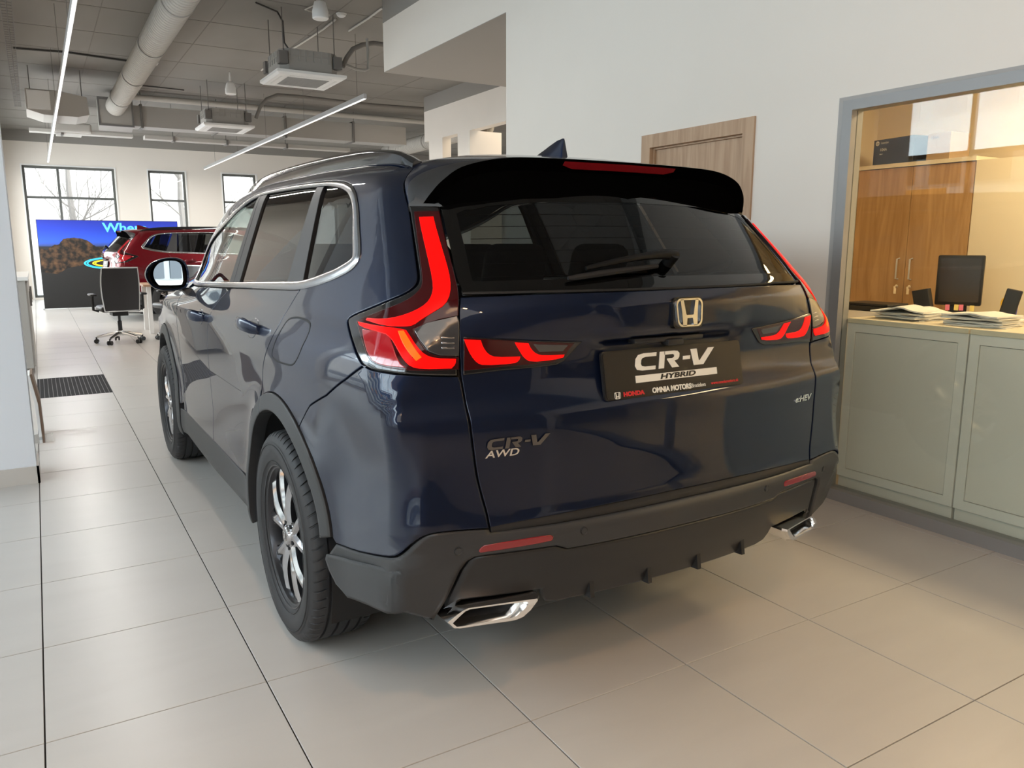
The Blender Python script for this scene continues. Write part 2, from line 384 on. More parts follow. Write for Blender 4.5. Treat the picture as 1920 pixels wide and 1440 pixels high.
mb = MB(); mb.box((XW+.035, DY0+J, .01), (XW+.075, DY1-J, DZ-J)); mb.build('door_leaf', OAK, dj)
mb = MB(); yk = DY0+J+.07; mb.cyl((XW+.035, yk, 1.02), (XW-.02, yk, 1.02), .010, 10); mb.tube([(XW-.02, yk, 1.02), (XW-.022, yk+.12, 1.02)], .009, 8); mb.build('door_handle', SATIN if 'satin_trim' in MATS else pr('satin_trim', (.40, .40, .41), rough=.22, metal=1.), dj)
# ---- office room
OW = pr('office_wall', (.78, .66, .47), rough=.85)
ox1 = 6.0
mb = MB(); mb.box((ox1, YB, 0), (ox1+.1, 1.2, 2.75)); struct(mb.build('wall_office_back', OW))
mb = MB(); mb.box((XW+T_, -.62, 0), (ox1, -.52, 2.75)); struct(mb.build('wall_office_side', OW))
mb = MB(); mb.box((XW+T_, YB, 2.7), (ox1, -.5, 2.75)); struct(mb.build('ceiling_office', pr('office_ceiling', (.8, .76, .68), rough=.9)))
# ---- outside: pavement, apartment block, trees
PAVE = pr('pavement', (.42, .41, .40), rough=.9); noise_color(PAVE, (.36, .355, .35), (.48, .47, .455), .6)
mb = MB(); mb.box((-8, -60, -.35), (70, 70, -.22)); mb.box((-70, -60, -.35), (-17, 70, -.22)); struct(mb.build('ground', PAVE), 'sunlit pavement outside the windows')
mb = MB(); mb.box((-17, -60, -.45), (-8, 70, -.34)); struct(mb.build('road', pr('asphalt', (.12, .12, .125), rough=.9)), 'grey asphalt road outside the shop window')
mb = MB()
for y in np.arange(-50, 60, 6): mb.box((-12.6, y, -.34), (-12.45, y+3, -.335))
mb.box((-8.1, -60, -.34), (-7.95, 70, -.20)); struct(mb.build('road_marking', pr('road_white', (.7, .7, .68), rough=.8)))
# ---------------------------------------------------------------- street outside
def block():
    e = empty('apartment_block', (-27, -22, -.22)); tag(e, 'long pale apartment block with window bands and orange panels across the street', 'building')
    LW = pr('facade_light', (.70, .70, .66), rough=.9); LG = pr('facade_grey', (.38, .42, .43), rough=.9); LO = pr('facade_orange', (.72, .30, .06), rough=.9); LGZ = pr('facade_window', (.05, .07, .085), rough=.1)
    mb = MB(); mb.box((-6, -50, 0), (0, 50, 20)); mb.build('wall', LW, e)
    bme = None
    for fl in range(6):
        z = 1.2+fl*2.9
        mb = MB(); mb.box((0, -50, z), (.06, 50, z+1.45)); mb.build('window_band', LG, e)
        for k in range(48):
            if bme is None:
                mb = MB(); mb.box((0, 0, 0), (.06, 1.35, 1.25)); o = mb.build('window', LGZ, e); bme = o.data
            else: o = bpy.data.objects.new('window', bme); COL.objects.link(o); o.parent = e
            o.location = (.05, -49.5+k*2.06, z+.1)
        for k in range(9):
            mb = MB(); yy = -48+((k*10.7+fl*3.7) % 95); mb.box((.0, yy, z+1.5), (.07, yy+2.4, z+2.8)); mb.build('orange_panel', LO, e)
block()
BARK = pr('bark', (.30, .27, .25), rough=.95)
def tree(loc, h, seed, label):
    r = random.Random(seed); e = empty('bare_tree', loc)
    tag(e, label, 'tree', 'bare trees beyond the far windows')
    m1 = MB(); m2 = MB()
    m1.tube([(0, 0, 0), (.05, .03, h*.25), (-.03, .06, h*.5), (.02, 0, h*.8)], [.14, .12, .09, .04], 7)
    def br(p, d, L, rad, n):
        pts = [p]; q = p.copy()
        for k in range(3):
            d = (d+Vector((r.uniform(-.25, .25), r.uniform(-.25, .25), r.uniform(-.05, .25)))).normalized(); q = q+d*L/3; pts.append(q.copy())
        m2.tube(pts, [rad, rad*.8, rad*.6, rad*.3], 4, caps=False)
        if n > 0:
            for k in range(4 if n > 1 else 3):
                t = pts[1+k % 3]; a = r.uniform(0, 2*PI); nd = (d*1.0+Vector((math.cos(a), math.sin(a), r.uniform(0, .6)))*.85).normalized()
                br(t.copy(), nd, L*.66, rad*.5, n-1)
    for k in range(13):
        a = r.uniform(0, 2*PI); z = h*r.uniform(.22, .8)
        br(Vector((0, 0, z)), Vector((math.cos(a), math.sin(a), r.uniform(.3, 1.0))).normalized(), h*.27*(1.25-z/h), .03, 3)
    m1.build('trunk', BARK, e, smooth=True); m2.build('branches', BARK, e)
for k, (x, y, h, lb) in enumerate([(-2.2, 24, 6.0, 'bare tree behind the wide far window, nearest the street side'), (1.3, 26.5, 6.8, 'bare tree behind the middle of the wide far window'), (4.6, 25, 6.2, 'bare tree behind the narrow far window'), (8.4, 26, 6.4, 'bare tree behind the far windows beyond the red car')]): tree((x, y, -.22), h, 30+k, lb)
mb = MB(); mb.box((-30, 0, 0), (34, 6, 9)); o = mb.build('row_building', pr('pale_render', (.74, .70, .66), rough=.9)); o.location = (0, 44, -.22); tag(o, 'pale low building far behind the bare trees', 'building')
# ================================================================ car: outer skin as an implicit surface (car axes: x right, y forward, z up, origin under the rear axle)
def pchip(xs,ys):
    xs=np.array(xs,float);ys=np.array(ys,float)
    h=np.diff(xs);d=np.diff(ys)/h
    m=np.zeros(len(xs));m[0]=d[0];m[-1]=d[-1]
    for i in range(1,len(xs)-1):
        if d[i-1]*d[i]>0:
            w1=2*h[i]+h[i-1];w2=h[i]+2*h[i-1];m[i]=(w1+w2)/(w1/d[i-1]+w2/d[i])
    def f(x):
        x=np.asarray(x,float);i=np.clip(np.searchsorted(xs,x)-1,0,len(h)-1)
        t=(x-xs[i])/h[i];xo=x
        t2=np.clip(t,0,1)
        v=(2*t2**3-3*t2**2+1)*ys[i]+(t2**3-2*t2**2+t2)*h[i]*m[i]+(-2*t2**3+3*t2**2)*ys[i+1]+(t2**3-t2**2)*h[i]*m[i+1]
        v=v+np.where(t<0,t*h[i]*m[0],0)+np.where(t>1,(t-1)*h[i]*m[-1],0)
        return v
    return f
def smax(a,b,k):
    h=np.maximum(k-np.abs(a-b),0)/k
    return np.maximum(a,b)+h*h*k*.25
def sst(a,b,x):
    t=np.clip((x-a)/(b-a),0,1);return t*t*(3-2*t)
s0=pchip([.15,.24,.34,.45,.58,.72,.86,.955,.985,1.04,1.10,1.15,1.20,1.30,1.46,1.54,1.60,1.66,1.75],
         [.84,.885,.905,.905,.900,.905,.912,.915,.914,.905,.878,.850,.829,.79,.726,.692,.66,.61,.48])
HUBZ=.362;WB=2.701
def S(y,z):
    y=np.asarray(y,float);z=np.asarray(z,float)
    s=s0(z)
    up=sst(1.05,1.5,z)
    # plan taper
    r=np.clip(-(y+.05),0,None)
    s=s-(.075+.06*up)*r**2
    f=np.clip(y-1.2,0,None)
    s=s-(.012+.07*sst(1.0,1.25,z))*f**2
    s=s-.022*np.exp(-((z-.76)/.13)**2)*sst(-.38,-.62,y)
    # arch flare
    for hy in (0,WB):
        rr=np.sqrt((y-hy)**2+(z-HUBZ)**2)
        s=s+.026*np.exp(-((rr-.42)/.10)**2)*sst(1.0,.75,z)
    return s
r0=pchip([.22,.30,.36,.42,.50,.56,.60,.622,.645,.70,.80,.905,.96,1.03,1.085,1.093,1.105,1.13,1.18,1.222,1.26,1.30,1.454,1.62,1.8],
        [-.80,-.885,-.925,-.95,-.975,-.984,-.984,-.972,-.955,-.952,-.95,-.945,-.917,-.90,-.893,-.91,-.94,-.952,-.953,-.940,-.908,-.872,-.72,-.552,-.37])
r0s=pchip([.22,.30,.36,.42,.50,.56,.60,.622,.645,.70,.80,.905,.96,1.03,1.085,1.13,1.18,1.222,1.26,1.30,1.454,1.62,1.8],
        [-.80,-.885,-.925,-.95,-.975,-.984,-.984,-.972,-.955,-.952,-.95,-.945,-.917,-.902,-.908,-.936,-.948,-.938,-.907,-.872,-.72,-.552,-.37])
r1=pchip([.22,.30,.36,.42,.50,.56,.60,.622,.645,.70,.80,.905,.96,1.03,1.085,1.13,1.18,1.222,1.26,1.30,1.454,1.62,1.8],
        [-.73,-.815,-.855,-.88,-.905,-.922,-.925,-.92,-.915,-.908,-.90,-.895,-.87,-.858,-.857,-.852,-.838,-.813,-.775,-.735,-.565,-.385,-.19])
def Rr(x,z):
    x=np.abs(np.asarray(x,float))
    w=(x/.65)**2.3
    w2=sst(.22,.62,x)  # lip recess fades outwards
    a=r0(z);a=a+(r0s(z)-a)*sst(.20,.31,x);b=r1(z)
    return a+(b-a)*np.where(x<.65,w,1+(x-.65)*2.3/.65)
t0=pchip([-1.2,-.9,-.6,-.36,0,.5,1.0,1.5,1.85,2.1,2.5,2.9,3.05,3.4,3.62,3.8],
         [1.53,1.57,1.605,1.627,1.652,1.668,1.672,1.655,1.615,1.55,1.34,1.115,1.075,1.02,.95,.80])
def T(x,y):
    x=np.abs(np.asarray(x,float))
    return t0(y)-.035*(x/.6)**2-.03*sst(2.6,3.2,y)*(x/.8)**2
fr0=pchip([.15,.3,.45,.6,.8,.92,1.1],[3.5,3.66,3.70,3.716,3.70,3.66,3.5])
def Fr(x,z):
    x=np.abs(np.asarray(x,float));return fr0(z)-.30*(x/.85)**2.6
def F(p):
    x=np.abs(p[...,0]);y=p[...,1];z=p[...,2]
    a=smax(x-S(y,z),(Rr(np.minimum(x,1.),z)-y)*.85,.028+.072*sst(.93,1.06,z))
    a=smax(a,y-Fr(x,z),.14)
    a=smax(a,(z-T(np.minimum(x,.95),y))*.93,.10)
    return a
def grad(p,h=8e-4):
    g=np.zeros_like(p)
    for i in range(3):
        e=np.zeros(3);e[i]=h
        g[...,i]=(F(p+e)-F(p-e))/(2*h)
    return g/np.linalg.norm(g,axis=-1,keepdims=True)
def trace(o,d,tmax=8,n=260):
    d=d/np.linalg.norm(d,axis=-1,keepdims=True)
    t=np.full(d.shape[:-1],.6)
    prev=F(o+t[...,None]*d)
    lo=t.copy();hit=np.zeros(t.shape,bool);hi=t.copy()
    for i in range(900):
        tn=t+.008
        v=F(o+tn[...,None]*d)
        new=(~hit)&(v<0)
        lo[new]=t[new];hi[new]=tn[new];hit|=new
        t=tn
        if hit.all():break
    for i in range(30):
        m=(lo+hi)/2;v=F(o+m[...,None]*d)
        lo=np.where(v>0,m,lo);hi=np.where(v>0,hi,m)
    return o+lo[...,None]*d,hit
CARX, CARY, CARYAW = 1.657, -2.129, .005
_ca, _sa = math.cos(CARYAW), math.sin(CARYAW)
def w2l(v): return np.array([v[0]*_ca+v[1]*_sa, -v[0]*_sa+v[1]*_ca, v[2]])
CL = w2l(np.array([CPOS.x-CARX, CPOS.y-CARY, CPOS.z]))
def ray(px):
    """direction (car axes) of the photograph's pixel"""
    d = _r*((px[0]-960)/FPX) - _u*((px[1]-720)/FPX) + _f
    return w2l(np.array(d))
def PL(px, ax, v):
    d = ray(px); return CL + d*(v-CL[ax])/d[ax]
def Q3(pxs):
    """pixels -> points on the skin"""
    d = np.array([ray(p) for p in pxs]); d /= np.linalg.norm(d, axis=1)[:, None]
    ts = np.arange(.6, 9, .01)
    v = F(CL + ts[None, :, None]*d[:, None, :])
    out = []
    for i in range(len(d)):
        k = np.argmax(v[i] < 0)
        if v[i][k] < 0:
            lo, hi = ts[k-1], ts[k]
            for _ in range(22):
                m = (lo+hi)/2
                if F(CL+m*d[i]) > 0: lo = m
                else: hi = m
            out.append(CL+lo*d[i])
        else:
            k = np.argmin(v[i]); p = CL+ts[k]*d[i]
            for _ in range(6): p = p - grad(p)*F(p)
            out.append(p)
    return np.array(out)
def bis(o, d, lo, hi):
    lo = np.full(o.shape[:-1], lo); hi = np.full(o.shape[:-1], hi)
    for _ in range(34):
        m = (lo+hi)/2; v = F(o+m[..., None]*d); lo = np.where(v < 0, m, lo); hi = np.where(v < 0, hi, m)
    return o+lo[..., None]*d
GX, GY, GR = .45, -.35, .25
ARC = GR*np.pi/2
class Corner:
    @staticmethod
    def ev(q):
        u = q[:, 0]; z = q[:, 1]; s = np.sign(u)+(u == 0); u = np.abs(u)
        a = np.clip((u-GX)/ARC, 0, 1)*np.pi/2
        gx = np.where(u < GX, -u, -GX); gy = GY+np.clip(u-GX-ARC, 0, None)
        p = bis(np.stack([gx, gy, z], -1), np.stack([-np.sin(a), -np.cos(a), 0*a], -1), -.04, 1.4)
        p[:, 0] *= s; return p
    @staticmethod
    def inv(p):
        x = -np.abs(p[:, 0]); y = p[:, 1]
        a = np.arctan2(-(x+GX), -(y-GY))
        u = np.where(y > GY, GX+ARC+(y-GY), np.where(x > -GX, -x, GX+np.clip(a, 0, np.pi/2)/(np.pi/2)*ARC))
        return np.stack([np.where(p[:, 0] > 0, -u, u), p[:, 2]], -1)
class Side:
    @staticmethod
    def ev(q): return bis(np.stack([0*q[:, 0], q[:, 0], q[:, 1]], -1), np.array([-1., 0, 0]), 0., 1.3)
    @staticmethod
    def inv(p): return p[:, 1:3].copy()
class Rear:
    @staticmethod
    def ev(q): return bis(np.stack([q[:, 0], 0*q[:, 0]-.25, q[:, 1]], -1), np.array([0, -1., 0]), 0., 1.3)
    @staticmethod
    def inv(p): return p[:, [0, 2]].copy()
class Top:
    @staticmethod
    def ev(q): return bis(np.stack([q[:, 0], q[:, 1], 0*q[:, 0]+.7], -1), np.array([0, 0, 1.]), 0., 1.2)
    @staticmethod
    def inv(p): return p[:, :2].copy()
class Front:
    @staticmethod
    def ev(q): return bis(np.stack([q[:, 0], 0*q[:, 0]+2.7, q[:, 1]], -1), np.array([0, 1., 0]), 0., 1.3)
    @staticmethod
    def inv(p): return p[:, [0, 2]].copy()
A = lambda l: np.array(l, float)
S3 = lambda l: Side.ev(A(l))
R3 = lambda l: Rear.ev(A(l))
T3 = lambda l: Top.ev(A(l))
def c2(ch, p3): return ch.inv(np.asarray(p3))
def smo(p, n=2, closed=False):
    p = A(p)
    for _ in range(n):
        if closed:
            q = np.roll(p, -1, 0); p = np.stack([.75*p+.25*q, .25*p+.75*q], 1).reshape(-1, p.shape[1])
        else:
            a = p[:-1]; b = p[1:]; m = np.stack([.75*a+.25*b, .25*a+.75*b], 1).reshape(-1, p.shape[1])
            p = np.concatenate([p[:1], m[1:-1], p[-1:]])
    return p
def smc(p, n=2, lim=48):
    """rounds gentle corners of a closed outline, keeps the sharp ones"""
    p = A(p)
    for _ in range(n):
        a = np.roll(p, 1, 0); b = np.roll(p, -1, 0); e0 = p-a; e1 = b-p
        ang = np.degrees(np.abs(np.arctan2(e0[:, 0]*e1[:, 1]-e0[:, 1]*e1[:, 0], (e0*e1).sum(1))))
        out = []
        for i in range(len(p)):
            if ang[i] > lim: out.append(p[i])
            else: out += [p[i]+(a[i]-p[i])*.25, p[i]+(b[i]-p[i])*.25]
        p = A(out)
    return p
def resample(p, step, closed=True):
    p = A(p); q = np.concatenate([p, p[:1]]) if closed else p
    out = []
    for a, b in zip(q[:-1], q[1:]):
        n = max(1, int(np.ceil(np.linalg.norm(b-a)/step)))
        for k in range(n): out.append(a+(b-a)*k/n)
    if not closed: out.append(q[-1])
    out = A(out)
    keep = [0]
    for i in range(1, len(out)):
        if np.linalg.norm(out[i]-out[keep[-1]]) > step*.2: keep.append(i)
    return out[keep]
def area2(p): return .5*np.sum(p[:, 0]*np.roll(p[:, 1], -1)-np.roll(p[:, 0], -1)*p[:, 1])
def pnormal(p):
    e = np.roll(p, -1, 0)-p; e /= np.linalg.norm(e, axis=1)[:, None]+1e-12
    n = np.stack([e[:, 1], -e[:, 0]], 1); n0 = np.roll(n, 1, 0); b = n+n0
    l = np.linalg.norm(b, axis=1)[:, None]; b = b/np.maximum(l, .7)**1
    b = b/np.maximum(np.linalg.norm(b, axis=1)[:, None], 1e-9)
    mit = np.clip(1/np.maximum((b*n).sum(1), .45), 1, 1.8)
    return b*mit[:, None]
def inset(p, d): return p-pnormal(p)*d if area2(p) > 0 else p+pnormal(p)*d*1.
def inside(pts, poly):
    x, y = pts[:, 0], pts[:, 1]; c = np.zeros(len(pts), bool); q = np.roll(poly, -1, 0)
    for (x0, y0), (x1, y1) in zip(poly, q):
        if y0 == y1: continue
        c ^= ((y0 > y) != (y1 > y)) & (x < (x1-x0)*(y-y0)/(y1-y0)+x0)
    return c
def edist(pts, poly):
    d = np.full(len(pts), 9.); q = np.roll(poly, -1, 0)
    for a, b in zip(poly, q):
        ab = b-a; t = np.clip(((pts-a)@ab)/(ab@ab+1e-12), 0, 1); d = np.minimum(d, np.linalg.norm(pts-a-t[:, None]*ab, axis=1))
    return d
def clip(poly, a, b, keep_left=True):
    """half-plane clip of a 2D polygon by the line a->b"""
    a = A(a); b = A(b); n = A([-(b-a)[1], (b-a)[0]])*(1 if keep_left else -1); out = []
    s = (poly-a)@n
    for i in range(len(poly)):
        j = (i+1) % len(poly)
        if s[i] >= 0: out.append(poly[i])
        if s[i]*s[j] < 0: out.append(poly[i]+(poly[j]-poly[i])*s[i]/(s[i]-s[j]))
    return A(out)
def npmesh(name, v, f, nrm, mat):
    me = bpy.data.meshes.new(name); me.from_pydata(v.tolist(), [], f)
    me.materials.append(mat); me.polygons.foreach_set('use_smooth', [True]*len(me.polygons))
    me.update()
    if nrm is not None: me.normals_split_custom_set_from_vertices(nrm.tolist())
    return me
def panel(name, ch, poly, mat, parent, off=0., gap=.002, edge=.003, depth=.016, grid=.03, mirror=True, label=None, drop=None):
    """a sheet cut out of the skin: poly in chart coordinates; rounded edge, returned edge of the given depth"""
    poly = A(poly)
    if area2(poly) < 0: poly = poly[::-1]
    poly = resample(poly, grid*.6)
    outer = inset(poly, gap) if gap else poly
    inner = inset(outer, edge)
    lo, hi = inner.min(0), inner.max(0)
    gx, gy = np.meshgrid(np.arange(lo[0]+grid/2, hi[0], grid), np.arange(lo[1]+grid/2, hi[1], grid))
    g = np.stack([gx.ravel(), gy.ravel()], 1)
    if len(g):
        g = g[inside(g, inner)]
        if len(g): g = g[edist(g, inner) > grid*.35]
    vs = np.concatenate([inner, g]) if len(g) else inner
    n = len(inner)
    r = delaunay_2d_cdt([Vector(q) for q in vs], [(i, (i+1) % n) for i in range(n)], [], 1, 1e-7)
    q2 = A([tuple(q) for q in r[0]]); tris = [tuple(t) for t in r[2]]
    cen = A([(q2[list(t)]).mean(0) for t in tris]); ok = inside(cen, inner); tris = [t for t, k in zip(tris, ok) if k]
    def ofs(q): return off if drop is None else off+drop(q)
    p = ch.ev(q2); nr = grad(p); p = p+nr*np.reshape(ofs(q2), (-1, 1))*np.ones((len(p), 1))
    po = ch.ev(outer); no = grad(po); on = pnormal(outer); pe = ch.ev(outer+on*.004); tg = pe-ch.ev(outer); tg -= no*(tg*no).sum(1)[:, None]; tg /= np.linalg.norm(tg, axis=1)[:, None]+1e-12
    pi_ = ch.ev(inner); ni = grad(pi_); oi = np.reshape(ofs(inner), (-1, 1))
    oo = np.reshape(ofs(outer), (-1, 1))
    top = po+no*(oo-edge*.45); bot = po+no*(oo-depth)-tg*.001
    v = np.concatenate([p, pi_+ni*oi, top, top, bot]); nn = np.concatenate([nr, ni, (no+1.3*tg)/np.linalg.norm(no+1.3*tg, axis=1)[:, None], tg, tg])
    b = len(p); m = len(outer); f = list(tris)
    # orientation
    t = tris[len(tris)//2]; fn = np.cross(p[t[1]]-p[t[0]], p[t[2]]-p[t[0]])
    flip = (fn@nr[t[0]]) < 0
    for i in range(m):
        j = (i+1) % m
        f.append((b+i, b+m+i, b+m+j, b+j)); f.append((b+2*m+i, b+3*m+i, b+3*m+j, b+2*m+j))
    if flip: f = [q[::-1] for q in f]
    outs = []
    for side in ((0, 1) if mirror else (0,)):
        vv = v.copy(); n2 = nn.copy(); ff = f
        if side: vv[:, 0] *= -1; n2[:, 0] *= -1; ff = [q[::-1] for q in f]
        o = bpy.data.objects.new(name, npmesh(name, vv, ff, n2, mat)); COL.objects.link(o)
        pa = parent[side] if isinstance(parent, (list, tuple)) else parent
        if pa is not None: o.parent = pa
        if label: o['label'] = label
        outs.append(o)
    return outs
def strip(name, ch, path, width, mat, parent, off=0., h=.006, closed=False, mirror=True, step=.02, label=None, prof=None):
    path = resample(path, step, closed)
    N = len(path); a = np.roll(path, 1, 0); b = np.roll(path, -1, 0)
    if not closed: a[0] = path[0]; b[-1] = path[-1]
    t = b-a; t /= np.linalg.norm(t, axis=1)[:, None]+1e-12; n2 = np.stack([-t[:, 1], t[:, 0]], 1)
    prof = prof or [(-.5, -.6), (-.5, .3), (-.34, 1.), (0, 1.15), (.34, 1.), (.5, .3), (.5, -.6)]
    w = width(path) if callable(width) else np.broadcast_to(np.asarray(width, float), (N,))
    rows = []
    for k, hh in prof:
        q = path+n2*(w*k)[:, None]; p = ch.ev(q); rows.append(p+grad(p)*(off+h*hh))
    v = np.stack(rows, 1).reshape(-1, 3); m = len(prof); f = []
    for i in range(N if closed else N-1):
        j = (i+1) % N
        for k in range(m-1): f.append((i*m+k, j*m+k, j*m+k+1, i*m+k+1))
    if not closed: f += [tuple(range(m)), tuple((N-1)*m+k for k in range(m-1, -1, -1))]
    fn = np.cross(v[m+3]-v[3], v[4]-v[3]); flip = fn@grad(v[3][None])[0] < 0
    if flip: f = [q[::-1] for q in f]
    outs = []
    for side in ((0, 1) if mirror else (0,)):
        vv = v.copy(); ff = f
        if side: vv[:, 0] *= -1; ff = [q[::-1] for q in f]
        o = mesh_obj(name, vv, ff, mat, parent[side] if isinstance(parent, (list, tuple)) else parent, smooth=True, sharp=50)
        if label: o['label'] = label
        outs.append(o)
    return outs
def solid(name, v, f, mat, parent, mirror=True, smooth=True, sharp=35, label=None, mats=None, fmat=None):
    outs = []
    v = np.asarray(v, float)
    for side in ((0, 1) if mirror else (0,)):
        vv = v.copy()
        if side: vv[:, 0] *= -1
        mb = MB(); mb.v = [tuple(q) for q in vv]; mb.f = [tuple(q) for q in f]; mb.m = fmat or [0]*len(f)
        o = mb.build(name, mats or mat, parent[side] if isinstance(parent, (list, tuple)) else parent, smooth=smooth, sharp=sharp)
        if label: o['label'] = label
        outs.append(o)
    return outs
# ---------------------------------------------------------------- car materials
PAINT = pr('navy_paint', (.0065, .0125, .034), rough=.42, metal=.6, coat=.85, coat_rough=.012, spec=.05)
PAINT.node_tree.nodes['Principled BSDF'].inputs['Coat IOR'].default_value = 1.5
CLAD = pr('grey_plastic', (.030, .031, .033), rough=.46, spec=.45)
CLADD = pr('dark_plastic', (.014, .014, .015), rough=.42)
BLK = pr('black_rubber', (.006, .006, .007), rough=.7)
GLOSS = pr('gloss_black', (.006, .006, .007), rough=.12, coat=.6)
CHROME = pr('chrome', (.90, .90, .90), rough=.14, metal=1.)
SATIN = pr('satin_trim', (.27, .27, .28), rough=.20, metal=1.)
TYRE = pr('tyre_rubber', (.022, .022, .024), rough=.62)
ALLOY = pr('alloy', (.50, .50, .52), rough=.12, metal=1.)
ALLOYD = pr('alloy_dark', (.055, .055, .06), rough=.28, metal=.8)
REDLENS = pr('red_lens', (.12, .004, .006), rough=.10, coat=1., emit=(1, .01, .03), estr=.30)
REDDEEP = pr('deep_red_lens', (.040, .001, .002), rough=.10, coat=.6, spec=.2)
REDON = pr('lit_red', (.10, .0, .0), rough=.3, spec=.15, emit=(1., .004, .003), estr=1.25)
AMBER = pr('lit_amber', (.1, .02, .0), rough=.3, spec=.2, emit=(1., .16, .01), estr=1.1)
REFL = pr('red_reflector', (.22, .008, .012), rough=.25, coat=.8)
CLEAR = pr('clear_lamp', (.035, .035, .037), rough=.12, coat=1.)
GL_D = glass_mat('privacy_glass', (.16, .16, .165), ior=1.5)
GL_R = glass_mat('rear_privacy_glass', (.13, .135, .135), ior=1.5)
GL_F = glass_mat('front_glass', (.55, .60, .58), ior=1.5)
SEAT = pr('black_seat', (.014, .014, .015), rough=.7)
MIRR = pr('mirror_silver', (.9, .9, .92), rough=.0, metal=1.)
WHITE_P = pr('plate_white', (.78, .77, .70), rough=.5)
RED_P = pr('plate_red', (.60, .02, .025), rough=.5)
PLATE_B = pr('plate_black', (.012, .011, .011), rough=.35)
DISC = pr('brake_disc', (.35, .34, .33), rough=.35, metal=1.)

z1 = lambda l: [(260+a/4, 260+b/4) for a, b in l]
z2 = lambda l: [(260+a/4, 540+b/4) for a, b in l]
z3 = lambda l: [(440+a/3.13, 780+b/3.13) for a, b in l]
z4 = lambda l: [(640+a/4, 360+b/4) for a, b in l]
z6 = lambda l: [(860+a/4, 540+b/4) for a, b in l]
z8 = lambda l: [(740+a/2.286, 880+b/2.286) for a, b in l]

